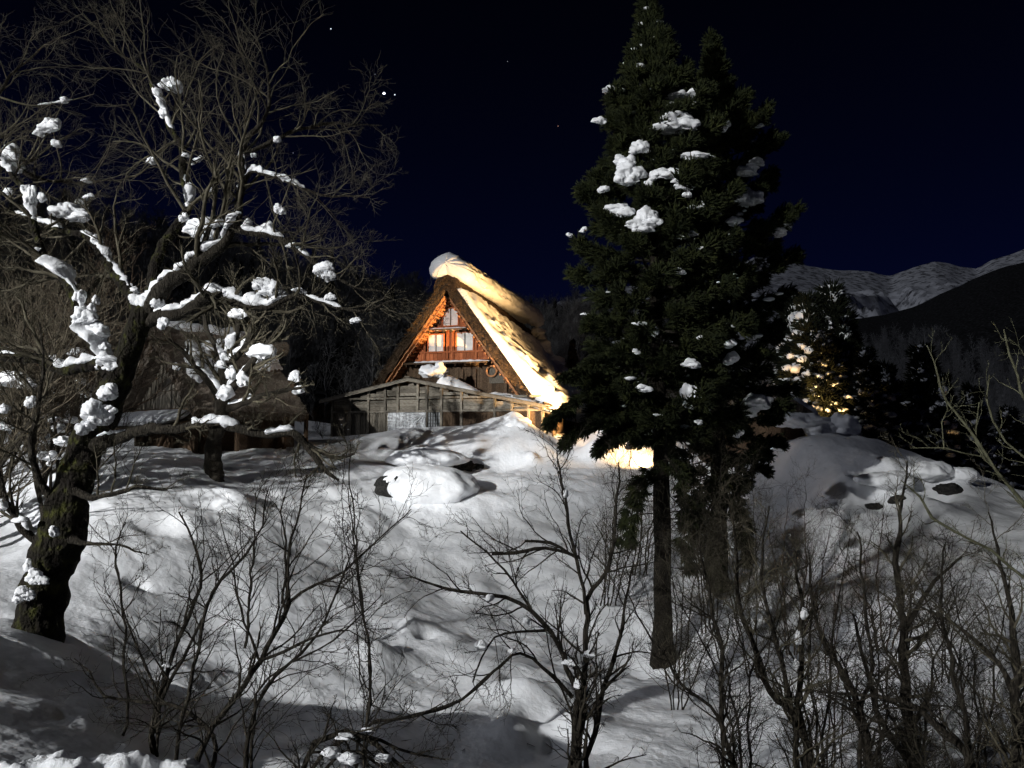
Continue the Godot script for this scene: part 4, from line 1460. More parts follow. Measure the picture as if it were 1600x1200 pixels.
func snow_ridge(pts: PackedVector3Array, rad: PackedFloat32Array, wide: float, high: float, seed_: float) -> ArrayMesh:
	# snow lying along a branch, lumpy, ending softly
	var s := Soup.new()
	var m := pts.size() - 1
	var total := 0.0
	var base := 14
	for i in m + 1:
		var d := (pts[mini(i + 1, m)] - pts[maxi(i - 1, 0)]).normalized()
		var side := d.cross(Vector3.UP)
		if side.length() < 0.2:
			side = Vector3(1, 0, 0)
		side = side.normalized()
		var up := side.cross(d)
		if up.y < 0.0:
			up = -up
		up = (up + Vector3.UP * 0.6).normalized()
		if i > 0:
			total += pts[i].distance_to(pts[i - 1])
		var f := float(i) / m
		var e := sqrt(clampf(1.0 - pow(absf(f * 2.0 - 1.0), 5.0), 0.0, 1.0))
		var l := 0.85 + 0.75 * noise_b.get_noise_2d(total * 2.6 / (wide * 9.0) + seed_, seed_) + 0.4 * noise_b.get_noise_2d(total * 9.0 / (wide * 9.0) + seed_, 5.0)
		l = maxf(l, 0.42) * e + 0.001
		for k in base:
			var a := TAU * k / base
			var q := side * cos(a) * wide * l + up * (sin(a) * (high if sin(a) > 0.0 else high * 0.45) * l + rad[i] * 0.75)
			var p := pts[i] + q
			p += q * (0.4 * noise_b.get_noise_3dv(p * (0.5 / wide)) + 0.22 * noise_b.get_noise_3dv(p * (1.6 / wide)))
			if sin(a) < -0.2:
				p += Vector3(0, -0.5 * high * l * maxf(0.0, noise_b.get_noise_2d(total * 4.0 / (wide * 9.0), seed_ + k)), 0)
			s.v.append(p)
	for i in m:
		for k in base:
			var a := i * base + k
			var b := i * base + (k + 1) % base
			s.t.append_array(PackedInt32Array([a, a + base, b, b, a + base, b + base]))
	return s.done()

func lump_of_snow(s: Soup, o: Vector3, size: Vector3) -> void:
	# a ragged lump: broad bulges, crumbly skin, an uneven torn underside
	var big := maxf(size.x, size.y)
	var rows := 16
	var cols := 30
	var base := s.v.size()
	for j in rows + 1:
		for i in cols:
			var th := PI * j / rows
			var ph := TAU * i / cols
			var d := Vector3(sin(th) * cos(ph), cos(th), sin(th) * sin(ph))
			var q := d * 1.3 + o * 7.0
			var w := 0.55 * noise_b.get_noise_3dv(q * 0.55) + 0.16 * noise_b.get_noise_3dv(q * 1.2)
			if d.y < 0.1:
				w += 0.5 * noise_b.get_noise_2d(ph * 1.6 + o.x * 3.0, o.y * 5.0) * smoothstep(0.1, -0.5, d.y)
			w += 0.03 * noise_c.get_noise_3dv(q * 1.0)
			var e := d * size * (1.0 + w)
			if e.y < 0.0:
				e.y *= 0.6
			s.v.append(o + e)
	for j in rows:
		for i in cols:
			var a := base + j * cols + i
			var b := base + j * cols + (i + 1) % cols
			s.t.append_array(PackedInt32Array([a, a + cols, b, b, a + cols, b + cols]))

func add_clump(root: Node3D, px: float, py: float, depth: float, rx: float, ry: float, pieces := 1) -> void:
	# a lump of snow of that size in the photograph, made of a few joined pieces
	var p := at(px, py, depth)
	var k := depth / FOCAL
	var s := Soup.new()
	var o := Vector3(px * 0.37, py * 0.21, 0)
	for i in pieces:
		var f := 1.0 if pieces == 1 else rng.randf_range(0.5, 0.75)
		var off := Vector3.ZERO
		if pieces > 1:
			var c := (i + 0.5) / pieces * 2.0 - 1.0
			off = Vector3(c * rx * 0.55, (rng.randf_range(-0.5, 0.5) - 0.35 * absf(c)) * ry, rng.randf_range(-0.2, 0.4) * rx) * k
		var sx := rx * k * f
		var sy := ry * k * (f if pieces == 1 else rng.randf_range(0.6, 0.85))
		lump_of_snow(s, o + off, Vector3(sx, sy, maxf(minf(sx, sy), 0.7 * sx)))
	for i in s.v.size():
		s.v[i] -= o
	var m := part("snow_clump", s.done(), mats.snow_fine, root)
	m.position = root.transform.affine_inverse() * p

func slimmer(r: PackedFloat32Array, k: float) -> PackedFloat32Array:
	for i in r.size():
		r[i] *= k
	return r

func traced(path: Array) -> Array:
	# pixels with distance and radius in pixels [px, py, depth, r] to [points, radii in metres]
	var pts: Array = []
	var rad: Array = []
	for q in path:
		pts.append(at(q[0], q[1], q[2]))
		rad.append(q[3] * q[2] / FOCAL)
	return [pts, rad]

# ---------------------------------------------------------------- the old cherry on the left

func build_cherry() -> void:
	var base := at(58, 1045, 8.0)
	base.y = ground(base.x, base.z) - 0.25
	var root := thing("cherry_tree", "old leaning mossy bare tree at the left with snow lying along its limbs", "tree", Transform3D(Basis(), base))
	var inv := Transform3D(Basis(), -base)
	var trunk := traced([[50, 1085, 8.0, 56], [58, 1040, 8.0, 47], [62, 960, 8.0, 44], [78, 890, 8.0, 44], [98, 830, 8.0, 46], [108, 780, 8.0, 36], [122, 730, 8.0, 33], [142, 680, 8.05, 33], [166, 640, 8.1, 30], [186, 590, 8.1, 26], [206, 535, 8.1, 23], [224, 490, 8.1, 21], [234, 462, 8.1, 12]])
	var tc := curve_through(trunk[0], trunk[1], 0.05)
	var tp := PackedVector3Array()
	for p in tc[0]:
		tp.append(inv * p)
	part("trunk", rough_tube(tp, slimmer(tc[1], 0.75), 26, 0.28, 3.4), mats.mossy_bark, root)
	# limbs: traced line, snow spans as [from, to, width px, height px], twig length
	var limbs := [
		[[[226, 500, 8.1, 15], [216, 512, 8.2, 0], [212, 470, 8.3, 12], [190, 440, 8.4, 10], [160, 400, 8.5, 9], [128, 366, 8.6, 7], [90, 354, 8.7, 5], [52, 346, 8.9, 4], [10, 330, 9.1, 2]], [[0.1, 0.6, 8, 7], [0.62, 0.95, 7, 6]], 1.0, 13],
		[[[228, 492, 8.1, 17], [244, 460, 8.0, 15], [282, 432, 7.9, 14], [316, 400, 7.8, 13], [348, 380, 7.75, 11], [370, 352, 7.7, 9], [374, 318, 7.7, 8], [380, 278, 7.7, 7], [389, 222, 7.7, 5], [416, 170, 7.6, 4], [420, 138, 7.6, 3], [412, 96, 7.5, 2], [400, 45, 7.5, 1]], [[0.02, 0.46, 15, 11], [0.5, 0.62, 6, 5]], 1.25, 24],
		[[[230, 500, 8.1, 14], [252, 492, 8.0, 12], [292, 488, 7.9, 11], [332, 464, 7.7, 11], [384, 473, 7.5, 10], [420, 476, 7.4, 8], [460, 466, 7.3, 6], [500, 473, 7.2, 4], [550, 484, 7.1, 3], [605, 474, 7.0, 2], [640, 466, 7.0, 1]], [[0.02, 0.62, 13, 11], [0.66, 0.8, 6, 4]], 0.8, 15],
		[[[230, 480, 8.1, 12], [238, 436, 8.2, 11], [256, 384, 8.3, 9], [276, 358, 8.4, 9], [295, 332, 8.5, 8], [291, 280, 8.6, 7], [280, 232, 8.7, 6], [264, 192, 8.8, 5], [248, 156, 8.9, 4], [224, 112, 9.0, 3], [172, 72, 9.1, 2], [128, 20, 9.2, 1]], [[0.26, 0.38, 9, 9], [0.50, 0.68, 8, 7]], 1.3, 24],
		[[[388, 242, 7.7, 4.5], [432, 218, 7.8, 4], [480, 200, 7.9, 3.5], [520, 193, 8.0, 3], [560, 196, 8.0, 2], [598, 194, 8.0, 1]], [], 0.7, 13],
		[[[376, 292, 7.7, 5], [402, 268, 7.6, 4], [444, 284, 7.5, 3.5], [480, 300, 7.4, 3], [524, 306, 7.3, 2], [574, 308, 7.2, 1]], [[0.06, 0.6, 5, 6]], 0.7, 12],
		[[[372, 358, 7.7, 7], [424, 366, 7.6, 6], [460, 392, 7.5, 5], [500, 420, 7.4, 4], [552, 444, 7.2, 3], [602, 460, 7.1, 1]], [[0.05, 0.3, 8, 7], [0.36, 0.5, 5, 4]], 0.8, 13],
		[[[186, 580, 8.1, 16], [160, 570, 8.1, 14], [130, 572, 8.1, 12], [96, 574, 8.2, 10], [56, 560, 8.3, 9], [0, 554, 8.4, 8], [-60, 540, 8.6, 6], [-150, 520, 8.8, 3]], [[0.03, 0.28, 15, 11], [0.4, 0.72, 8, 6]], 0.9, 16],
		[[[172, 588, 8.1, 13], [148, 548, 8.15, 12], [128, 490, 8.2, 11], [104, 440, 8.2, 10], [76, 406, 8.3, 8], [52, 350, 8.4, 7], [36, 300, 8.5, 6], [18, 272, 8.6, 5], [-20, 240, 8.7, 3], [-70, 180, 8.8, 1]], [[0.06, 0.42, 22, 9], [0.52, 0.66, 9, 7], [0.72, 0.86, 9, 8]], 1.1, 18],
		[[[150, 690, 8.0, 15], [178, 682, 7.9, 12], [215, 672, 7.8, 10], [262, 668, 7.6, 9], [330, 664, 7.4, 8], [384, 668, 7.3, 8], [424, 680, 7.2, 7], [460, 683, 7.1, 7], [482, 698, 7.1, 6], [504, 734, 7.0, 5], [530, 757, 7.0, 2]], [[0.02, 0.16, 7, 5], [0.44, 0.62, 11, 9], [0.7, 0.82, 8, 6]], 0.55, 9],
		[[[455, 682, 7.1, 6], [490, 700, 7.1, 5.5], [520, 713, 7.0, 4], [552, 708, 6.9, 2]], [], 0.4, 6],
		[[[74, 850, 8.0, 15], [44, 838, 7.9, 9], [20, 808, 7.8, 7], [4, 770, 7.8, 5], [-10, 716, 7.8, 3]], [[0.1, 0.45, 9, 8]], 0.6, 9],
		[[[86, 800, 8.0, 9], [64, 760, 7.8, 6], [50, 700, 7.6, 5], [58, 630, 7.5, 4], [66, 560, 7.4, 2.5], [60, 500, 7.4, 1]], [], 0.6, 9],
		[[[120, 770, 7.8, 8], [160, 778, 7.7, 5], [200, 766, 7.6, 4], [260, 765, 7.5, 2]], [], 0.5, 6],
		[[[110, 845, 7.8, 9], [132, 850, 7.7, 4], [180, 850, 7.6, 2.5], [230, 870, 7.5, 1]], [], 0.45, 5],
		[[[-90, 420, 8.8, 10], [-40, 330, 8.9, 7], [0, 262, 9.0, 5], [52, 276, 9.0, 4], [112, 284, 9.1, 3], [156, 284, 9.2, 2], [200, 276, 9.2, 1]], [[0.3, 0.42, 12, 12]], 1.0, 16],
		[[[-40, 330, 8.9, 5], [-30, 220, 9.0, 4], [10, 130, 9.1, 3], [40, 90, 9.2, 2], [90, 60, 9.2, 1]], [], 1.2, 16],
	]
	var h := Habit.new()
	h.kids = [9, 6]
	h.least = 0.0017
	h.wobble = 0.3
	h.lift = 0.03
	h.thin = 0.46
	h.ratio = 0.48
	var all_pts: Array = []
	for k in limbs.size():
		var l: Array = limbs[k]
		var path: Array = []
		for q in l[0]:
			if q[3] > 0:
				path.append(q)
		var tr := traced(path)
		var c := curve_through(tr[0], tr[1], 0.035)
		var lp := PackedVector3Array()
		for i in c[0].size():
			var p: Vector3 = inv * c[0][i]
			p += Vector3(noise_b.get_noise_3dv(p * 1.3), noise_b.get_noise_3dv(p * 1.3 + Vector3(7, 0, 0)), noise_b.get_noise_3dv(p * 1.3 + Vector3(0, 9, 0))) * 0.06
			lp.append(p)
			all_pts.append(p)
		var limb := part("limb", rough_tube(lp, slimmer(c[1], 0.84), 12, 0.35, 4.0), mats.mossy_bark if k in [0, 3, 7, 8] else mats.bark, root)
		var tw := Soup.new()
		h.first = 0.22
		sprout(tw, lp, c[1], l[3], l[2], 0, h)
		stuff(part("twigs", tw.done(), mats.twig, limb))
		for q in l[1]:
			var m := lp.size() - 1
			var a := int(q[0] * m)
			var b := maxi(a + 4, int(q[1] * m))
			var d: float = 8.0 / FOCAL
			part("branch_snow", snow_ridge(lp.slice(a, b), c[1].slice(a, b), q[2] * d, q[3] * d, k * 13.0 + q[0] * 50.0), mats.snow_fine, limb)
	# loose lumps lodged in the crown and on the trunk: px, py, half width, half height
	for q in [[268, 135, 15, 16], [100, 157, 6, 6], [78, 196, 16, 14], [62, 206, 9, 8], [88, 226, 8, 7], [20, 248, 18, 20], [32, 262, 10, 9], [50, 312, 11, 22], [110, 332, 24, 15], [127, 322, 10, 11], [135, 282, 8, 5], [139, 311, 10, 9], [256, 178, 8, 9], [290, 243, 6, 5], [311, 248, 9, 5], [238, 252, 8, 7], [318, 358, 24, 17], [340, 352, 14, 9], [287, 338, 9, 11], [386, 346, 9, 8], [417, 355, 13, 8], [437, 325, 13, 10], [455, 383, 9, 4], [508, 424, 19, 15], [416, 448, 22, 17], [516, 464, 10, 8], [556, 498, 10, 8], [433, 219, 6, 6], [396, 243, 5, 4], [330, 297, 7, 4], [299, 256, 5, 4], [65, 310, 6, 10], [470, 455, 12, 5], [80, 404, 9, 6], [60, 392, 8, 5], [224, 470, 18, 16], [248, 478, 12, 13], [256, 500, 12, 14], [210, 455, 8, 7], [170, 610, 16, 18], [150, 642, 20, 20], [134, 668, 14, 14], [172, 640, 13, 9], [156, 530, 9, 10], [84, 832, 7, 10], [36, 812, 14, 7], [4, 790, 8, 10], [58, 900, 15, 12], [42, 918, 13, 17], [28, 938, 8, 8], [44, 886, 6, 11], [12, 300, 8, 6], [150, 470, 6, 8], [6, 640, 8, 8], [48, 630, 8, 12], [124, 462, 13, 18], [133, 492, 17, 18], [152, 518, 22, 16], [160, 542, 14, 12], [168, 566, 22, 12], [142, 480, 10, 12]]:
		var flat := at(q[0], q[1], 8.0) - base
		var best := 8.1
		var near := 1e9
		for p in all_pts:
			var d: float = -(p.z + base.z)
			var e: Vector3 = (p + base) * (8.0 / d) - base
			var g: float = Vector2(e.x - flat.x, e.y - flat.y).length_squared()
			if g < near:
				near = g
				best = d
		if q[1] > 590:
			best = 7.72
		elif near > 0.012:
			# a thin branch that carries it
			var goal := at(q[0], q[1] + q[3] * 0.35, best) - base
			var from := goal
			var least := 1e9
			for p in all_pts:
				var e: float = p.distance_to(goal) + (0.6 if p.y > goal.y else 0.0)
				if e < least:
					least = e
					from = p
			var mid := from.lerp(goal, 0.5) + Vector3(0, -0.05, 0) + shake(0.04)
			var past := goal + (goal - mid).normalized() * 0.35 + Vector3(0, 0.06, 0)
			var cc := curve_through([from, mid, goal, past], [0.014, 0.011, 0.009, 0.003], 0.05)
			var cs := Soup.new()
			cs.tube(cc[0], cc[1], 5)
			h.first = 0.2
			sprout(cs, cc[0], cc[1], 5, 0.5, 1, h)
			var ct := stuff(part("carrying_twig", cs.done(), mats.twig, root))
			var mm: int = cc[0].size() - 1
			var cw: float = minf(q[2], q[3]) * 0.55 * best / FOCAL
			if mm > 10 and absf((goal - mid).normalized().y) < 0.45:
				part("branch_snow", snow_ridge(cc[0].slice(int(mm * 0.4), int(mm * 0.82)), cc[1].slice(int(mm * 0.4), int(mm * 0.82)), cw, cw * 0.85, q[0] * 1.0), mats.snow_fine, ct)
		add_clump(root, q[0], q[1], best - 0.03, q[2] * (1.1 if q[2] > 14 else 0.95), q[3], 4 if q[2] > 14 else 2 if q[2] > 8 else 1)

# ---------------------------------------------------------------- pruned tree before the barn

func build_pruned_tree() -> void:
	var base := at(335, 745, 26.0)
	base.y = ground(base.x, base.z) - 0.2
	var root := thing("pruned_tree", "small pruned tree with snow in its fork standing before the thatched barn", "tree", Transform3D(Basis(), base))
	var inv := Transform3D(Basis(), -base)
	var h := Habit.new()
	h.kids = [5, 4]
	h.least = 0.007
	h.lift = 0.05
	h.wobble = 0.28
	var lines := [
		[[[338, 755, 26, 15], [333, 720, 26, 13], [334, 690, 26, 12], [344, 650, 26, 12], [350, 620, 26, 10]], [], 0, "trunk"],
		[[[348, 640, 26, 9], [350, 600, 26, 8], [356, 560, 26, 7], [370, 520, 26.2, 5], [372, 470, 26.4, 3], [366, 430, 26.5, 1]], [[0.0, 0.6, 10, 9]], 10, "limb"],
		[[[346, 630, 26, 8], [330, 600, 25.8, 6], [305, 572, 25.6, 5], [285, 548, 25.4, 4], [262, 530, 25.2, 2]], [[0.1, 0.7, 8, 7]], 8, "limb"],
		[[[350, 620, 26, 8], [375, 590, 25.8, 6], [398, 560, 25.6, 5], [424, 530, 25.5, 4], [446, 500, 25.4, 2]], [[0.0, 0.5, 8, 8]], 10, "limb"],
		[[[352, 640, 26, 7], [385, 628, 25.8, 5], [420, 615, 25.6, 4], [470, 606, 25.4, 2]], [[0.05, 0.5, 6, 6]], 8, "limb"],
		[[[356, 570, 26, 6], [384, 540, 25.8, 5], [396, 500, 25.7, 4], [400, 450, 25.6, 2]], [[0.1, 0.5, 7, 6]], 8, "limb"],
		[[[350, 590, 26, 6], [340, 550, 26, 5], [322, 510, 26, 3], [316, 460, 26, 2]], [[0.1, 0.5, 7, 6]], 8, "limb"],
	]
	for l in lines:
		var tr := traced(l[0])
		var c := curve_through(tr[0], tr[1], 0.15)
		var lp := PackedVector3Array()
		for p in c[0]:
			lp.append(inv * p)
		var limb := part(l[3], rough_tube(lp, c[1], 12, 0.4, 2.0), mats.bark, root)
		if l[2] > 0:
			var tw := Soup.new()
			sprout(tw, lp, c[1], l[2], 1.4, 0, h)
			stuff(part("twigs", tw.done(), mats.twig, limb))
		for q in l[1]:
			var m := lp.size() - 1
			var a := int(q[0] * m)
			var b := maxi(a + 4, int(q[1] * m))
			part("branch_snow", snow_ridge(lp.slice(a, b), c[1].slice(a, b), q[2] * 26.0 / FOCAL, q[3] * 26.0 / FOCAL, q[2] * 31.0 + l[0][1][0]), mats.snow_fine, limb)
	for q in [[352, 615, 12, 12], [380, 595, 10, 14], [360, 585, 8, 12], [408, 552, 22, 15], [372, 492, 14, 9], [276, 574, 6, 6], [466, 610, 9, 8], [460, 590, 8, 10], [345, 570, 9, 8]]:
		add_clump(root, q[0], q[1], 25.6, q[2], q[3])

# ---------------------------------------------------------------- cedars

func spray_mesh(spikes: int, fine: bool) -> ArrayMesh:
	# one tuft of rope-like cedar shoots that bend forwards (+Y)
	var s := Soup.new()
	for k in spikes:
		var a := TAU * k / spikes * 2.618
		var open := sqrt(float(k) / spikes) * 0.95
		var d := Vector3(cos(a) * open, 1.0 - 0.35 * open, sin(a) * open * 0.7).normalized()
		var l := rng.randf_range(0.65, 1.0)
		var pts := PackedVector3Array()
		var rad := PackedFloat32Array()
		for i in 4:
			var f := i / 3.0
			pts.append(d * l * f + Vector3(0, 0.12 * f * f, 0))
			rad.append([0.05, 0.085, 0.06, 0.01][i])
		s.tube(pts, rad, 3)
		if fine:
			for j in 7:
				var f := 0.2 + j * 0.11
				var p := d * l * f
				var q := (d + shake(1.0)).normalized()
				s.tube(PackedVector3Array([p, p + q * 0.24]), PackedFloat32Array([0.035, 0.006]), 3)
	return s.done()

func table(rows: Array, y: float) -> float:
	if y <= rows[0][0]:
		return rows[0][1]
	for i in rows.size() - 1:
		if y <= rows[i + 1][0]:
			return lerpf(rows[i][1], rows[i + 1][1], (y - rows[i][0]) / float(rows[i + 1][0] - rows[i][0]))
	return rows[-1][1]

func conifer(root: Node3D, height: float, reach: Callable, spacing: float, per_metre: float, size: float, droop: float, trunk_r: float, mat: Material, clear: float) -> Array:
	# trunk, limbs and sprays; `reach` gives the crown's radius at (height, azimuth). Returns the places of branch ends, for snow
	var tp := PackedVector3Array()
	var tr := PackedFloat32Array()
	for i in 25:
		var f := i / 24.0
		tp.append(Vector3(0.05 * sin(f * 5.0), f * height, 0.05 * cos(f * 4.0)))
		tr.append(trunk_r * pow(1.0 - f, 0.8) * (1.0 + 0.5 * exp(-f * 40.0)) + 0.012)
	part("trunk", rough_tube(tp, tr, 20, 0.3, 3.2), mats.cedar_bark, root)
	var limbs := Soup.new()
	var where: Array = []
	var ends: Array = []
	var y := clear
	var az := 0.0
	while y < height - 0.15:
		az += 2.399963
		var f := y / height
		var l: float = reach.call(y, az) * rng.randf_range(0.72, 1.1)
		var tilt := lerpf(-0.35, 0.9, pow(f, 1.5)) - droop
		var d := Vector3(cos(az), tan(clampf(tilt, -1.0, 1.1)), sin(az)).normalized()
		var side := Vector3(-sin(az), 0, cos(az))
		var pts := PackedVector3Array()
		var rad := PackedFloat32Array()
		for i in 6:
			var g := i / 5.0
			var p := Vector3(0, y, 0) + d * (l * g) + Vector3(0, l * (-0.22 * g + 0.28 * g * g), 0) + side * (0.08 * l * sin(g * 3.0 + az))
			pts.append(p)
			rad.append(maxf(0.006, 0.018 * l * (1.0 - g) + 0.008))
		if l > 0.3:
			limbs.tube(pts, rad, 4)
		ends.append([pts[5], pts[3], az, l])
		var n := maxi(3, int(l * per_metre))
		for k in n:
			var g := lerpf(0.22, 1.0, sqrt(rng.randf()))
			var i := mini(int(g * 5.0), 4)
			var p := pts[i].lerp(pts[i + 1], g * 5.0 - i)
			var off := rng.randf_range(-1.0, 1.0) * 0.42 * l * (1.05 - g) + rng.randf_range(-0.1, 0.1)
			p += side * off + Vector3(0, rng.randf_range(-0.16, 0.1) - absf(off) * 0.18, 0)
			var dir := ((pts[i + 1] - pts[i]).normalized() + side * signf(off) * rng.randf_range(0.0, 0.9) + shake(0.35) + Vector3(0, rng.randf_range(-0.35, 0.35), 0)).normalized()
			var x := dir.cross(Vector3.UP + shake(0.3)).normalized()
			var sc := size * rng.randf_range(0.7, 1.25)
			where.append(Transform3D(Basis(x, dir, x.cross(dir)).scaled_local(Vector3(sc, sc, sc)), p))
		y += spacing * rng.randf_range(0.7, 1.3) * lerpf(1.1, 0.6, f)
	# dead branches below the crown
	var dead := Soup.new()
	if clear > 1.5:
		var hb := Habit.new()
		hb.kids = [4, 3]
		hb.least = 0.005
		hb.lift = -0.03
		for i in 34:
			var a := rng.randf() * TAU
			grow(dead, Vector3(cos(a) * trunk_r * 0.8, lerpf(clear * 0.25, clear * 1.25, sqrt(rng.randf())), sin(a) * trunk_r * 0.8), Vector3(cos(a), rng.randf_range(-0.5, 0.2), sin(a)), rng.randf_range(0.5, 1.7), 0.016, 0, hb)
		stuff(part("dead_branches", dead.done(), mats.bark, root))
	stuff(part("limbs", limbs.done(), mats.bark, root))
	multi("foliage", spray_mesh(14, size < 0.5), mat, where, root)
	return ends

func bough(root: Node3D, path: Array, per_metre: float, size: float) -> void:
	# one long limb with hanging sprays along its outer half
	var inv := root.transform.affine_inverse()
	var pts: Array = []
	for q in path:
		pts.append(inv * at(q[0], q[1], q[2]))
	var c := curve_through(pts, [0.035, 0.028, 0.018, 0.008], 0.1)
	var s := Soup.new()
	s.tube(c[0], c[1], 5)
	var limb := part("bough", s.done(), mats.bark, root)
	var where: Array = []
	var m: int = c[0].size() - 1
	for i in range(int(m * 0.25), m):
		for k in int(per_metre * 0.5):
			var d: Vector3 = (c[0][i + 1] - c[0][i]).normalized()
			var side := d.cross(Vector3.UP).normalized() * (1.0 if rng.randf() < 0.5 else -1.0)
			var dir := (d * rng.randf_range(0.2, 1.0) + side * rng.randf_range(0.0, 0.9) + Vector3(0, rng.randf_range(-0.7, 0.15), 0)).normalized()
			var x := dir.cross(Vector3.UP + shake(0.3)).normalized()
			var sc := size * rng.randf_range(0.6, 1.2)
			where.append(Transform3D(Basis(x, dir, x.cross(dir)).scaled_local(Vector3.ONE * sc), c[0][i] + side * rng.randf_range(0.0, 0.25) + shake(0.06)))
	multi("foliage", spray_mesh(14, true), mats.cedar, where, limb)

const CEDAR_SNOW := [[1027, 33, 7, 3], [958, 143, 12, 5], [1072, 149, 19, 7], [1090, 168, 11, 9], [1060, 191, 28, 10], [1121, 193, 12, 12], [936, 191, 9, 6], [1000, 228, 11, 11], [976, 252, 13, 13], [985, 268, 17, 16], [976, 282, 13, 9], [1030, 270, 9, 9], [1048, 273, 15, 8], [1066, 285, 13, 9], [1072, 303, 7, 6], [1016, 283, 8, 7], [1084, 243, 15, 6], [1103, 246, 9, 3], [1153, 309, 10, 8], [1099, 324, 15, 10], [1117, 334, 8, 4], [967, 327, 15, 10], [1012, 339, 15, 15], [1000, 354, 17, 10], [1148, 346, 9, 8], [943, 294, 8, 7], [1073, 367, 11, 5], [1051, 424, 14, 5], [1024, 517, 5, 8], [994, 548, 6, 5], [1141, 538, 7, 7], [1142, 562, 9, 10], [1078, 569, 12, 6], [1081, 622, 11, 16], [1105, 613, 6, 7], [1006, 607, 10, 6], [1091, 659, 6, 5], [1048, 166, 5, 6], [1025, 58, 6, 3], [1006, 110, 4, 4], [890, 368, 5, 4], [912, 360, 6, 4]]
const CEDAR_SNOW_RIGHT := [[1183, 250, 9, 6], [1166, 264, 13, 10], [1170, 306, 14, 13], [1213, 351, 11, 14], [1219, 358, 12, 12], [1150, 415, 6, 5], [1180, 632, 17, 15], [1163, 578, 7, 4], [1153, 674, 7, 7], [1186, 197, 5, 4], [1155, 163, 4, 5], [1240, 400, 5, 4]]

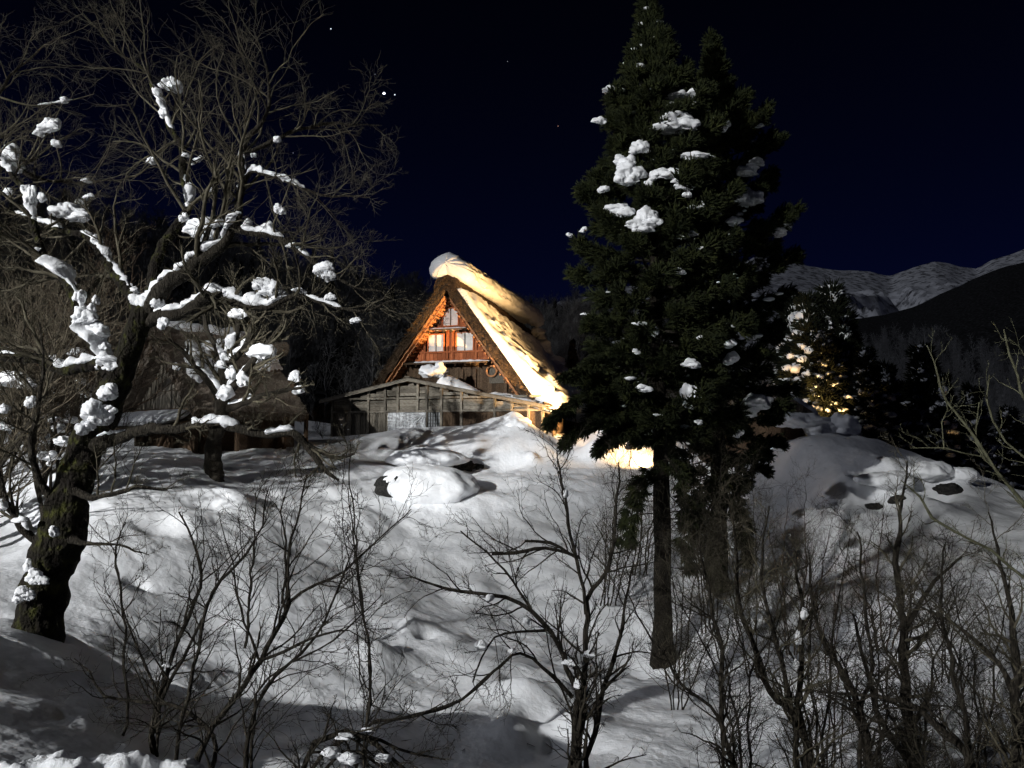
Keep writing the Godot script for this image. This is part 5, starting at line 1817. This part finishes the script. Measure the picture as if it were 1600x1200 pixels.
func build_cedars() -> void:
	var left := [[0, 3], [30, 12], [60, 25], [100, 38], [140, 60], [190, 105], [230, 85], [270, 96], [300, 118], [340, 122], [380, 128], [430, 130], [500, 108], [560, 112], [600, 122], [640, 115], [665, 92], [690, 45], [720, 25], [780, 20]]
	var right := [[0, 3], [60, 34], [100, 58], [140, 86], [190, 122], [250, 138], [400, 148], [600, 130], [700, 90], [780, 40]]
	var far_right := [[60, 3], [100, 18], [140, 28], [190, 84], [250, 105], [300, 112], [330, 100], [380, 140], [430, 128], [500, 112], [560, 110], [620, 118], [680, 118], [720, 70], [790, 30]]
	var front := [[0, 3], [100, 35], [200, 85], [400, 115], [600, 125], [690, 90], [780, 30]]
	var base := at(1036, 1032, 19.6)
	base.y = ground(base.x, base.z) - 0.25
	var a := thing("cedar_tree", "tallest dark cedar, with clumps of snow, standing right of the farmhouse", "tree", Transform3D(Basis(), base), "pair of cedars")
	var top := at(1012, 0, 19.6)
	var high := top.y - base.y + 0.3
	var k := 19.6 / FOCAL
	a.rotation.z = atan2(base.x - top.x, high)
	var ends := conifer(a, high, func(y: float, az: float) -> float:
		var py := 700.0 - (base.y + y) / k
		var side := table(right, py) if cos(az) > 0.0 else table(left, py)
		return k * lerpf(table(front, py), side, absf(cos(az))), 0.105, 13.0, 0.34, 0.1, 0.23, mats.cedar, (1032.0 - 672.0) * k)
	# long lower limbs that droop to the left before the lit roof and bank
	for q in [[[1020, 600, 19.4], [950, 606, 18.8], [900, 628, 18.4], [858, 662, 18.2]], [[1022, 640, 19.3], [960, 652, 18.6], [915, 668, 18.3], [884, 694, 18.2]], [[1026, 655, 19.2], [985, 672, 18.7], [950, 690, 18.4], [935, 706, 18.3]], [[1022, 560, 19.4], [960, 560, 18.7], [915, 570, 18.4], [880, 590, 18.2]]]:
		bough(a, q, 9.0, 0.3)
	var base2 := at(1122, 905, 23.0)
	base2.y = ground(base2.x, base2.z) - 0.25
	var b := thing("cedar_tree", "second cedar, behind and right of the taller one, with a thin top", "tree", Transform3D(Basis(), base2), "pair of cedars")
	var top2 := at(1112, 58, 23.0)
	var high2 := top2.y - base2.y
	var k2 := 23.0 / FOCAL
	b.rotation.z = atan2(base2.x - top2.x, high2)
	conifer(b, high2, func(y: float, az: float) -> float:
		var py := 700.0 - (base2.y + y) / k2
		return k2 * lerpf(table(front, py) * 0.9, table(far_right, py), absf(cos(az))), 0.115, 12.0, 0.36, 0.1, 0.27, mats.cedar, (905.0 - 735.0) * k2)
	for q in [[[1122, 735, 22.9], [1092, 775, 22.3], [1076, 830, 21.9], [1080, 890, 21.8]], [[1124, 745, 22.9], [1150, 790, 22.4], [1165, 840, 22.1], [1172, 880, 22.0]], [[1120, 770, 22.9], [1100, 820, 22.2], [1112, 880, 21.9], [1122, 920, 21.8]]]:
		bough(b, q, 9.0, 0.3)
	for q in [[[1030, 700, 19.4], [1056, 735, 18.9], [1072, 775, 18.7], [1078, 820, 18.6]], [[1030, 720, 19.4], [1004, 755, 18.9], [988, 800, 18.7], [980, 850, 18.6]]]:
		bough(a, q, 7.0, 0.27)
	for q in CEDAR_SNOW:
		var r := table(front, q[1]) * k
		var dx: float = absf(q[0] - 1018.0) / maxf(20.0, table(left, q[1]) if q[0] < 1018 else table(right, q[1]))
		add_clump(a, q[0], q[1], 19.6 - r * 0.93 * sqrt(maxf(0.0, 1.0 - dx * dx)), q[2] * 1.4, q[3] * 1.15, 4 if q[2] > 8 else 2)
	for q in CEDAR_SNOW_RIGHT:
		var r := table(front, q[1]) * k2
		var dx: float = absf(q[0] - 1117.0) / maxf(20.0, table(far_right, q[1]))
		add_clump(b, q[0], q[1], 23.0 - r * 0.93 * sqrt(maxf(0.0, 1.0 - dx * dx)), q[2] * 1.4, q[3] * 1.15, 4 if q[2] > 8 else 2)
	# crumbs of snow scattered on the sprays
	for tree in [a, b]:
		var s := Soup.new()
		var n := 330 if tree == a else 280
		for i in n:
			var e: Array = ends[rng.randi_range(0, ends.size() - 1)]
			var p: Vector3 = e[1].lerp(e[0], rng.randf_range(0.0, 0.95)) * (1.0 if tree == a else 0.92) + Vector3(0, 0.09, 0) + shake(0.1)
			var r := 0.03 + 0.07 * pow(rng.randf(), 2.5)
			ball(s, p, Vector3(r * rng.randf_range(1.0, 2.2), r * 0.6, r * 1.3), 0.5, 2.0, 5)
		stuff(part("snow_crumbs", s.done(), mats.snow_fine, tree))

# ---------------------------------------------------------------- young conifers loaded with snow, behind the right bank

func build_snowy_conifers() -> void:
	var kinds: Array = []
	for v in 2:
		var root := thing("snowy_conifer", "x", "conifer", Transform3D(), "young conifers loaded with snow")
		var high := 7.0
		var ends := conifer(root, high, func(y: float, az: float) -> float: return (high - y) * 0.24 * (0.8 + 0.35 * sin(az * 3.0 + v * 2.0)) + 0.12, 0.085, 5.0, 0.52, 0.18, 0.12, mats.conifer, 0.3)
		var blob := Soup.new()
		ball(blob, Vector3(v * 5.0, 0, 0), Vector3(0.21, 0.16, 0.22), 0.7, 2.5, 8, 0.4)
		for i in blob.v.size():
			blob.v[i] -= Vector3(v * 5.0, 0, 0)
		var where: Array = []
		for e in ends:
			for f in [0.2, 0.85]:
				if rng.randf() < 0.8:
					var p: Vector3 = e[1].lerp(e[0], f + rng.randf_range(-0.1, 0.15)) + Vector3(0, 0.14, 0)
					var sc := rng.randf_range(0.45, 1.25)
					where.append(Transform3D(Basis(Vector3.UP, rng.randf() * TAU) * Basis(Vector3.RIGHT, rng.randf_range(-0.2, 0.6)) * Basis.from_scale(Vector3(sc * 1.2, sc * rng.randf_range(0.7, 1.3), sc)), p))
		multi("snow", blob.done(), mats.snow_fine, where, root)
		kinds.append(root)
	# px of the top, py of the top, distance, label
	var spots := [
		[1262, 468, 40.0, 0, "snow laden conifer nearest to the cedars, its top against the snowy range"], [1298, 452, 47.0, 1, "tallest dark conifer behind the snow domes, with a bare pointed top"], [1318, 500, 41.0, 0, "snow laden conifer rising behind the larger snow dome"], [1352, 546, 38.0, 1, "warm lit snowy conifer in the middle of the young row"],
		[1286, 520, 36.5, 1, "snow laden conifer just behind the smaller snow dome"], [1238, 470, 50.0, 0, "dark conifer with snow half hidden by the right edge of the cedars"], [1385, 575, 43.0, 0, "lower snowy conifer right of the warm lit one"], [1440, 545, 44.0, 1, "dark conifer with few snow lumps behind the bank, second from the right"],
		[1470, 590, 40.0, 0, "short snow laden conifer above the right end of the bank"], [1418, 600, 47.0, 1, "small dim conifer between two taller ones behind the bank"], [1520, 610, 52.0, 0, "dim conifer down the slope at the right"], [1575, 640, 56.0, 1, "dim conifer at the far right edge down the slope"],
	]
	var used := [false, false]
	for q in spots:
		var o: Node3D = kinds[q[3]]
		if used[q[3]]:
			o = kinds[q[3]].duplicate()
			o.name = numbered("snowy_conifer")
			add_child(o)
		used[q[3]] = true
		o.set_meta("label", q[4])
		var p := at(q[0], q[1], q[2])
		var g := minf(ground(p.x, p.z), p.y - 3.0)
		o.transform = Transform3D(Basis(Vector3.UP, rng.randf() * TAU).scaled(Vector3.ONE * ((p.y - g) / 7.0)), Vector3(p.x, g, p.z))

# ---------------------------------------------------------------- forest on the hills

func build_hill_forest() -> void:
	var h := Habit.new()
	h.kids = [5, 4]
	h.least = 0.03
	h.sides = [3, 3, 3, 3]
	h.segs = [4, 3, 3, 2]
	h.lift = 0.1
	var meshes: Array = []
	for k in 3:
		var s := Soup.new()
		var tp := PackedVector3Array()
		var tr := PackedFloat32Array()
		for i in 7:
			tp.append(Vector3(0, i * 1.3, 0) + shake(0.18))
			tr.append(0.16 * (1.0 - i / 7.5))
		s.tube(tp, tr, 4)
		h.first = 0.2
		sprout(s, tp, tr, 17, 2.6, 0, h)
		meshes.append(s.done())
	var cone := Soup.new()
	for i in 60:
		var f := i / 60.0
		var a := i * 2.4
		var l := (1.0 - f) * 1.9 + 0.15
		var p := Vector3(0, 0.6 + f * 8.2, 0)
		cone.tube(PackedVector3Array([p, p + Vector3(cos(a) * l * 0.6, -0.05, sin(a) * l * 0.6), p + Vector3(cos(a) * l, -0.45 * l, sin(a) * l)]), PackedFloat32Array([0.25, 0.32, 0.03]), 4)
	meshes.append(cone.done())
	var groups: Array = [[], [], [], []]
	for i in 2600:
		var px := rng.randf_range(-500, 1250)
		var w := pow(rng.randf(), 0.8) * 0.9
		var p := range_point(LEFT_HILL, 62.0, 170.0, 0.5, 3.0, 0.03, px, w)
		var k := 3 if rng.randf() < 0.16 else rng.randi_range(0, 2)
		var sc := rng.randf_range(0.55, 1.05)
		groups[k].append(Transform3D(Basis(Vector3.UP, rng.randf() * TAU).scaled(Vector3(sc, sc * rng.randf_range(0.8, 1.1), sc)), p - Vector3(0, 0.3, 0)))
	for k in 4:
		var o := multi("hillside_trees", meshes[k], mats.frost_twig if k < 3 else mats.forest, groups[k], self)
		tag(o, ["bare frosted trees covering the dark hillside behind the farmhouse", "bare frosted trees covering the dark hillside behind the farmhouse", "bare frosted trees covering the dark hillside behind the farmhouse", "dark conifers scattered over the hillside behind the farmhouse"][k], "forest", "hillside forest")
	var far: Array = []
	for i in 1500:
		var px := rng.randf_range(1150, 1800)
		var top := profile(GREY_GROVE, px)
		var py := lerpf(top, 665.0, pow(rng.randf(), 0.9))
		var depth := lerpf(390.0, 200.0, (py - top) / (665.0 - top))
		var p := at(px, py, depth)
		var sc := rng.randf_range(0.8, 1.5)
		far.append(Transform3D(Basis(Vector3.UP, rng.randf() * TAU).scaled(Vector3.ONE * sc), p - Vector3(0, 9.0 * sc, 0)))
	tag(multi("grey_grove", meshes[1], mats.stray_lit_twig, far, self), "pale grey leafless grove on the dark hill below the snowy range", "forest")
	var s2 := Soup.new()
	s2.grid(80, 24, func(u: float, v: float) -> Vector3:
		var px := lerpf(1050, 2200, u)
		var depth := lerpf(190.0, 420.0, v)
		var low := lerpf(690.0, profile(GREY_GROVE, px) + 14.0, smoothstep(0.0, 0.9, v))
		var p := at(px, low, depth)
		return p - Vector3(0, 9.0, 0))
	structure("grove_hill", s2.done(Vector3.UP), mats.dark_hill)

# ---------------------------------------------------------------- thicket of bare saplings at the left

func build_thicket() -> void:
	var h := Habit.new()
	h.kids = [5, 4]
	h.least = 0.008
	h.lift = 0.12
	h.wobble = 0.22
	h.sides = [4, 3, 3, 3]
	h.segs = [6, 5, 4, 3]
	var kinds: Array = []
	for v in 3:
		var root := thing("bare_sapling", "x", "sapling", Transform3D(), "bare thicket behind the cherry tree")
		var st := Soup.new()
		var tw := Soup.new()
		for k in 3:
			var pts := PackedVector3Array()
			var rad := PackedFloat32Array()
			var p := Vector3(rng.randf_range(-0.25, 0.25), -0.2, rng.randf_range(-0.25, 0.25))
			var d := (Vector3.UP + Vector3(rng.randf_range(-0.3, 0.3), 0, rng.randf_range(-0.3, 0.3))).normalized()
			for i in 12:
				pts.append(p)
				rad.append(0.05 * (1.0 - i / 13.0) + 0.006)
				d = (d + shake(0.12) + Vector3(0, 0.06, 0)).normalized()
				p += d * 0.5
			st.tube(pts, rad, 6)
			h.first = 0.1
			sprout(tw, pts, rad, 13, 1.9, 0, h)
		part("stems", st.done(), mats.bark, root)
		stuff(part("twigs", tw.done(), mats.brown_twig if v == 1 else mats.thicket_twig, root))
		for k in 4:
			var s := Soup.new()
			var o := Vector3(rng.randf_range(-0.7, 0.7), rng.randf_range(0.8, 4.2), rng.randf_range(-0.5, 0.5))
			var r := rng.randf_range(0.1, 0.24)
			lump_of_snow(s, Vector3(k * 3.0 + v, 0, 0), Vector3(r * rng.randf_range(1.0, 2.0), r * 0.7, r))
			for i in s.v.size():
				s.v[i] += o - Vector3(k * 3.0 + v, 0, 0)
			part("snow_clump", s.done(), mats.snow_fine, root)
		kinds.append(root)
	var used := [false, false, false]
	var spots: Array = []
	for i in 13:
		spots.append([lerpf(-90, 175, rng.randf()), rng.randf_range(17.0, 31.0), rng.randf_range(0.8, 1.5)])
	for i in 6:
		spots.append([lerpf(60, 420, rng.randf()), rng.randf_range(39.0, 52.0), rng.randf_range(1.0, 1.7)])
	for q in [[505, 39.5, 0.3], [538, 39.5, 0.3], [185, 30.0, 0.35]]:
		spots.append(q)
	for i in spots.size():
		var q: Array = spots[i]
		var v := i % 3
		var o: Node3D = kinds[v]
		if used[v]:
			o = kinds[v].duplicate()
			o.name = numbered("bare_sapling")
			add_child(o)
		used[v] = true
		var x: float = (q[0] - 800.0) / FOCAL * q[1]
		o.transform = Transform3D(Basis(Vector3.UP, rng.randf() * TAU).scaled(Vector3.ONE * q[2]), Vector3(x, ground(x, -q[1]), -q[1]))
		o.set_meta("label", "leafless brown sapling in the thicket at the left, behind the old tree" if i < 13 else "leafless tree at the foot of the hillside behind the barn" if i < 19 else "bare brown bush in the snow between the barn and the annex")
		o.set_meta("group", "bare thicket behind the old tree" if i < 13 else "bare trees behind the barn" if i < 19 else "bare bushes between barn and annex")

# ---------------------------------------------------------------- shrubs in the gully before the camera

func shrub(called: String, label: String, stems: Array, mat: Material, twig_mat: Material, twig_len: float, kids: Array, snow: Array, category := "shrub", group := "bare shrubs in the gully", dense := 8.0) -> void:
	var foot := at(stems[0][0][0], stems[0][0][1], stems[0][0][2])
	foot.y = minf(foot.y, ground(foot.x, foot.z))
	var root := thing(called, label, category, Transform3D(Basis(), foot), group)
	var inv := Transform3D(Basis(), -foot)
	var h := Habit.new()
	h.kids = kids
	h.least = 0.0019
	h.wobble = 0.3
	h.lift = 0.04
	h.spread = 0.7
	h.thin = 0.48
	h.first = 0.12
	h.sides = [4, 3, 3, 3]
	for k in stems.size():
		var line: Array = stems[k].duplicate()
		# roots reach down to the snow
		var p0 := at(line[0][0], line[0][1], line[0][2])
		var tr := traced(line)
		var g := ground(p0.x, p0.z)
		if p0.y > g + 0.05 and k < 99 and line[0][1] > 1090:
			tr[0].push_front(Vector3(p0.x + rng.randf_range(-0.1, 0.1), g - 0.1, p0.z))
			tr[1].push_front(tr[1][0] * 1.1)
		var c := curve_through(tr[0], tr[1], 0.09)
		var lp := PackedVector3Array()
		for i in c[0].size():
			var p: Vector3 = inv * c[0][i]
			lp.append(p + Vector3(noise_b.get_noise_3dv(p * 2.0 + Vector3(k, 0, 0)), 0, noise_b.get_noise_3dv(p * 2.0 + Vector3(0, 0, k + 40.0))) * 0.05)
		var s := part("stem", rough_tube(lp, thinner(c[1], 0.56), 8, 0.3, 9.0), mat, root)
		var tw := Soup.new()
		var total := 0.0
		for i in lp.size() - 1:
			total += lp[i].distance_to(lp[i + 1])
		sprout(tw, lp, c[1], maxi(4, int(total * dense)), twig_len, 0, h)
		stuff(part("twigs", tw.done(), twig_mat, s))
	for q in snow:
		add_clump(root, q[0], q[1], q[2], q[3], q[4])

func thinner(r: PackedFloat32Array, k: float) -> PackedFloat32Array:
	for i in r.size():
		r[i] = maxf(0.002, r[i] * k)
	return r

func fan(px: float, py: float, depth: float, n: int, top: float, lean: float, wide: float, r: float) -> Array:
	# stems that fan out from one foot
	var out: Array = []
	for k in n:
		var f := (k + rng.randf_range(0.2, 0.8)) / n * 2.0 - 1.0
		var tx := px + lean + f * wide
		var ty := top + absf(f) * 60.0 + rng.randf_range(-40, 60)
		var d := depth + rng.randf_range(-0.7, 0.9)
		var mx := lerpf(px, tx, 0.4) + rng.randf_range(-18, 18)
		var my := lerpf(py, ty, 0.5)
		out.append([[px + f * 14.0, py, depth, r], [mx, my, lerpf(depth, d, 0.5), r * 0.75], [lerpf(mx, tx, 0.6), lerpf(my, ty, 0.55), lerpf(depth, d, 0.8), r * 0.5], [tx, ty, d, r * 0.2]])
	return out

func build_shrubs() -> void:
	var dk: Material = mats.bark
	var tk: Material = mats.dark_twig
	shrub("bare_shrub", "leftmost black many-stemmed shrub right of the old tree's foot", [
		[[236, 1156, 5.6, 7], [256, 1064, 5.7, 6], [296, 960, 5.8, 5], [316, 880, 5.9, 4], [276, 800, 6.0, 2]],
		[[240, 1150, 5.6, 6], [262, 1070, 5.6, 5], [290, 1030, 5.6, 4], [318, 960, 5.6, 3.5], [330, 925, 5.6, 3], [392, 845, 5.6, 1.5]],
		[[198, 1130, 5.7, 4], [196, 1020, 5.8, 3.5], [178, 885, 5.9, 3], [200, 815, 6.0, 1.5]],
		[[340, 1166, 5.4, 6], [285, 1110, 5.5, 5.5], [240, 1098, 5.6, 5], [165, 1088, 5.7, 4], [140, 1050, 5.8, 2.5], [118, 1030, 5.8, 1]],
		[[245, 1120, 5.6, 4], [215, 1010, 5.6, 3], [190, 950, 5.5, 1.5]],
	], dk, tk, 0.55, [5, 4], [[257, 1040, 5.7, 8, 4]])
	shrub("bare_shrub", "black shrub whose long stem leans right across the bright slope", [
		[[312, 1180, 5.3, 8], [352, 1110, 5.3, 7.5], [404, 1032, 5.4, 7], [444, 944, 5.5, 6], [456, 860, 5.6, 4], [477, 742, 5.7, 2]],
		[[440, 950, 5.5, 5], [490, 915, 5.5, 4], [540, 892, 5.5, 3.5], [600, 840, 5.5, 2.5], [642, 795, 5.5, 1.2]],
		[[404, 1032, 5.4, 4.5], [440, 1018, 5.3, 4], [488, 996, 5.3, 3.5], [540, 985, 5.2, 2], [580, 1010, 5.2, 1]],
		[[288, 1110, 5.4, 5], [318, 976, 5.5, 4.5], [334, 925, 5.6, 4], [396, 845, 5.7, 3], [420, 760, 5.8, 1.2]],
		[[404, 1030, 5.4, 4], [378, 950, 5.5, 3], [362, 880, 5.6, 2], [345, 800, 5.7, 1]],
		[[444, 944, 5.5, 4], [450, 870, 5.5, 3], [440, 800, 5.4, 2], [452, 752, 5.4, 1]],
	], dk, tk, 0.5, [5, 4], [])
	shrub("bare_shrub", "thin black shrub at the lower middle left, right of the long leaning stem", [
		[[386, 1190, 5.0, 6], [400, 1104, 5.1, 5], [450, 1040, 5.2, 4], [488, 996, 5.3, 3.5], [536, 900, 5.4, 2.5], [560, 840, 5.5, 1]],
		[[395, 1120, 5.1, 4], [420, 1060, 5.1, 3], [520, 1000, 5.1, 2.5], [600, 930, 5.1, 1.2]],
		[[575, 1190, 5.4, 4], [574, 1050, 5.4, 3.5], [566, 960, 5.5, 3], [556, 880, 5.5, 2.5], [545, 760, 5.6, 1.2]],
	], dk, tk, 0.45, [5, 4], [])
	shrub("bare_sapling", "single straight stem standing in the lit snow of the left slope", [
		[[383, 1012, 15.5, 4], [388, 960, 15.4, 3.5], [394, 880, 15.3, 3], [400, 770, 15.2, 1.5]],
	], dk, tk, 0.9, [4, 3], [], "sapling")
	shrub("drooping_vines", "hanging tangle of thin vines in front of the slope left of centre", [
		[[545, 690, 7.0, 1.6], [548, 760, 7.0, 1.8], [556, 850, 7.0, 2.2], [572, 960, 7.0, 3], [576, 1100, 7.0, 3.2], [577, 1200, 7.0, 3.2]],
		[[540, 700, 7.1, 1.0], [536, 800, 7.1, 1.2], [548, 900, 7.0, 1.4], [560, 1000, 7.0, 1.5], [570, 1090, 7.0, 1.6]],
	], dk, tk, 0.35, [5, 3], [], "vine", "")
	shrub("arching_shrub", "low arching tangle of black branches with snow at the bottom edge", [
		[[470, 1215, 4.6, 8], [496, 1160, 4.6, 8], [540, 1142, 4.6, 7.5], [590, 1160, 4.6, 6], [640, 1205, 4.6, 4]],
		[[480, 1215, 4.7, 6], [520, 1165, 4.7, 6], [570, 1150, 4.7, 5], [620, 1170, 4.7, 4], [700, 1190, 4.7, 2]],
		[[500, 1210, 4.5, 5], [530, 1178, 4.5, 5], [560, 1175, 4.5, 4], [600, 1200, 4.5, 3]],
		[[560, 1146, 4.6, 4], [640, 1120, 4.7, 4], [722, 1092, 4.9, 3], [790, 1034, 5.2, 2]],
	], dk, tk, 0.35, [5, 4], [[540, 1152, 4.55, 14, 5], [520, 1178, 4.5, 16, 9], [575, 1142, 4.6, 12, 5], [545, 1186, 4.45, 18, 8], [600, 1186, 4.5, 12, 8]])
	shrub("young_tree", "slender forked black tree at the bottom centre with snow in its fork", [
		[[905, 1215, 6.4, 13], [905, 1150, 6.4, 12], [905, 1095, 6.4, 11], [884, 1044, 6.4, 7], [860, 990, 6.4, 6], [830, 954, 6.4, 5.5], [785, 933, 6.4, 5], [695, 919, 6.5, 4], [630, 898, 6.6, 1.5]],
		[[905, 1100, 6.4, 9], [914, 1050, 6.4, 8], [917, 966, 6.45, 7], [914, 939, 6.5, 7], [923, 921, 6.5, 6], [947, 891, 6.55, 5], [956, 840, 6.6, 4.5], [962, 773, 6.7, 3.5], [968, 722, 6.8, 2]],
		[[917, 960, 6.45, 5], [904, 878, 6.5, 5], [889, 836, 6.5, 4.5], [882, 773, 6.5, 4], [868, 703, 6.5, 2]],
		[[917, 1200, 6.5, 8], [941, 1095, 6.5, 7], [959, 1032, 6.5, 6], [975, 960, 6.6, 4], [990, 880, 6.7, 2]],
		[[896, 1089, 6.4, 6], [850, 1045, 6.3, 5], [815, 1020, 6.2, 4], [785, 1035, 6.1, 3.5], [722, 1092, 6.0, 3], [650, 1116, 5.9, 2.5], [560, 1143, 5.8, 2]],
		[[850, 985, 6.4, 4], [790, 990, 6.3, 3], [760, 1010, 6.2, 2.5], [735, 1065, 6.2, 2.5]],
		[[903, 870, 6.5, 4], [850, 856, 6.4, 5], [800, 864, 6.3, 4.5], [765, 866, 6.3, 3.5]],
		[[905, 872, 6.5, 4], [860, 848, 6.45, 4.5], [820, 846, 6.4, 3]],
		[[830, 950, 6.4, 4], [790, 890, 6.4, 3], [720, 830, 6.5, 2]],
	], dk, tk, 0.5, [6, 4], [[896, 1035, 6.35, 14, 7], [924, 1023, 6.35, 10, 7], [903, 1070, 6.35, 6, 9], [766, 935, 6.35, 7, 6], [822, 972, 6.35, 6, 6], [800, 1018, 6.15, 6, 5], [884, 772, 6.45, 4, 7], [752, 1010, 6.2, 10, 9]], "tree", "")
	var names := [
		[[[1152, 1215, 6.6, 8], [1128, 1140, 6.6, 7], [1124, 1000, 6.7, 6], [1108, 930, 6.8, 4], [1090, 830, 6.9, 2]], [[1128, 1140, 6.6, 5], [1060, 1060, 6.6, 4], [1020, 1000, 6.6, 3], [985, 930, 6.6, 1.5]]],
		[[[1268, 1210, 7.0, 11], [1240, 1120, 7.0, 10], [1200, 1080, 7.0, 8], [1176, 1000, 7.1, 7], [1152, 920, 7.2, 5], [1145, 800, 7.3, 2]], [[1262, 1190, 7.0, 9], [1248, 1080, 7.0, 8], [1256, 960, 7.1, 6], [1240, 860, 7.2, 3]], [[1240, 1120, 7.0, 7], [1210, 1000, 6.9, 6], [1190, 900, 6.8, 4], [1200, 790, 6.8, 2]]],
		[[[1356, 1210, 6.8, 9], [1340, 1100, 6.8, 8], [1308, 1040, 6.9, 7], [1280, 980, 7.0, 5], [1262, 870, 7.1, 2]], [[1345, 1130, 6.8, 6], [1362, 1040, 6.8, 5], [1352, 930, 6.9, 4], [1340, 830, 7.0, 2]]],
		[[[1426, 1215, 7.6, 15], [1414, 1080, 7.6, 13], [1412, 1000, 7.6, 11], [1400, 880, 7.7, 8], [1408, 790, 7.8, 4], [1420, 720, 7.9, 2]], [[1430, 1205, 7.6, 10], [1384, 1140, 7.6, 8], [1360, 1060, 7.6, 6], [1330, 960, 7.6, 3]], [[1412, 990, 7.6, 7], [1450, 920, 7.6, 5], [1500, 870, 7.6, 3]]],
		[[[1520, 1205, 6.2, 9], [1440, 1112, 6.3, 7], [1380, 1090, 6.4, 5], [1280, 1080, 6.5, 3]], [[1515, 1200, 6.2, 8], [1500, 1090, 6.3, 6], [1470, 960, 6.4, 4], [1480, 850, 6.5, 2]]],
		[[[1582, 1215, 6.0, 13], [1592, 1060, 6.0, 11], [1584, 980, 6.0, 8], [1560, 880, 6.1, 4], [1545, 800, 6.2, 2]], [[1590, 1100, 6.0, 8], [1540, 1020, 6.1, 6], [1480, 970, 6.2, 4], [1420, 940, 6.3, 2]]],
	]
	var labels := ["bare shrub below the tall cedar's trunk, leftmost of the right thicket", "bare shrub with three long stems right of the cedar trunk", "bare shrub between the three-stemmed one and the thick trunk", "thickest bare trunk of the right thicket, forking near the lower edge", "low shrub leaning left beside the thick trunk at the lower right", "bare shrub at the right edge of the picture, lowest right corner"]
	for i in names.size():
		var stems: Array = names[i]
		stems.append_array(fan(stems[0][0][0] + 10, 1205, stems[0][0][2] + 0.4, 3, 880 + rng.randf_range(-60, 60), -30, 130, 3.5))
		shrub("bare_shrub", labels[i], stems, dk, tk if i % 2 == 0 else mats.twig, 0.55, [6, 5], [[1256, 960, 7.0, 5, 10], [1247, 1000, 6.95, 5, 12], [1245, 1040, 6.95, 4, 8]] if i == 1 else [])
	# rusty tangle of dry vines and the brushy tops farther up the slope
	for q in [[1300, 980, 9.5, 880, 0, 60, "rust brown tangle of dry twigs in the middle of the right thicket", true], [1240, 860, 17.0, 760, 20, 90, "brown brushy bush on the slope below the right bank", true], [1180, 900, 16.0, 760, -10, 90, "brushy bush on the slope right of the second cedar trunk", false], [1060, 930, 15.0, 800, 10, 80, "brushy bush at the foot of the two cedars", false], [1380, 900, 15.0, 800, 0, 90, "brushy bush below the dark hollows on the right", true], [1480, 960, 12.0, 830, 20, 90, "brushy bush on the lower right slope", false], [950, 800, 22.0, 740, 20, 70, "small brushy bush left of the cedar trunk near the road", false], [1000, 760, 24.0, 680, 30, 60, "upright brushy bush in the warm light left of the cedar trunk", false], [1110, 760, 20.0, 620, -20, 60, "upright brushy bush before the lower cedar branches", false]]:
		var p := at(q[0], q[1], q[2])
		var gy := ground(p.x, p.z)
		var py0: float = 700.0 - gy / q[2] * FOCAL
		shrub("brushy_bush", q[6], fan(q[0], maxf(py0, q[1]), q[2], 5, q[3], q[4], q[5], 2.2), mats.brown_twig if q[7] else dk, mats.brown_twig if q[7] else mats.twig, 0.05 * q[2] + 0.25, [5, 4], [], "bush", "brushy bushes on the slope", 9.0 if q[0] in [1060, 1180, 950] else 5.5)
	# pale greenish branches close at the right edge
	shrub("pale_branches", "pale green-grey budding branches reaching in from the right edge", [
		[[1690, 1010, 4.6, 8.4], [1650, 880, 4.6, 7.2], [1600, 787, 4.6, 5.4], [1573, 757, 4.6, 4.8], [1543, 713, 4.6, 4.2], [1523, 683, 4.6, 3.6], [1500, 647, 4.6, 3.3], [1472, 607, 4.6, 3.0], [1457, 567, 4.6, 2.1], [1452, 540, 4.6, 1.2]],
		[[1690, 760, 4.8, 4.8], [1640, 680, 4.8, 4.2], [1600, 610, 4.8, 3.9], [1587, 587, 4.8, 3.6], [1577, 553, 4.8, 3.0], [1572, 514, 4.8, 1.8]],
		[[1680, 790, 4.5, 4.2], [1600, 713, 4.5, 3.6], [1573, 690, 4.5, 3.3], [1547, 657, 4.5, 3.0], [1542, 623, 4.5, 2.7], [1542, 586, 4.5, 1.8]],
		[[1545, 718, 4.6, 3.0], [1534, 690, 4.6, 2.7], [1530, 667, 4.6, 2.4], [1527, 629, 4.6, 1.5]],
		[[1660, 960, 4.4, 5.4], [1580, 883, 4.4, 4.2], [1517, 843, 4.4, 3.9], [1463, 810, 4.4, 3.6], [1433, 777, 4.4, 3.0], [1400, 750, 4.4, 1.5]],
		[[1545, 715, 4.6, 2.4], [1500, 708, 4.6, 2.1], [1474, 700, 4.6, 1.8], [1420, 700, 4.7, 0.9]],
		[[1474, 700, 4.6, 1.5], [1478, 660, 4.6, 1.5], [1488, 640, 4.6, 1.2], [1480, 590, 4.6, 0.8]],
		[[1610, 560, 5.0, 2.4], [1600, 540, 5.0, 2.1], [1585, 530, 5.0, 1.2]],
	], mats.pale_twig, mats.pale_twig, 0.22, [3], [], "branches", "")
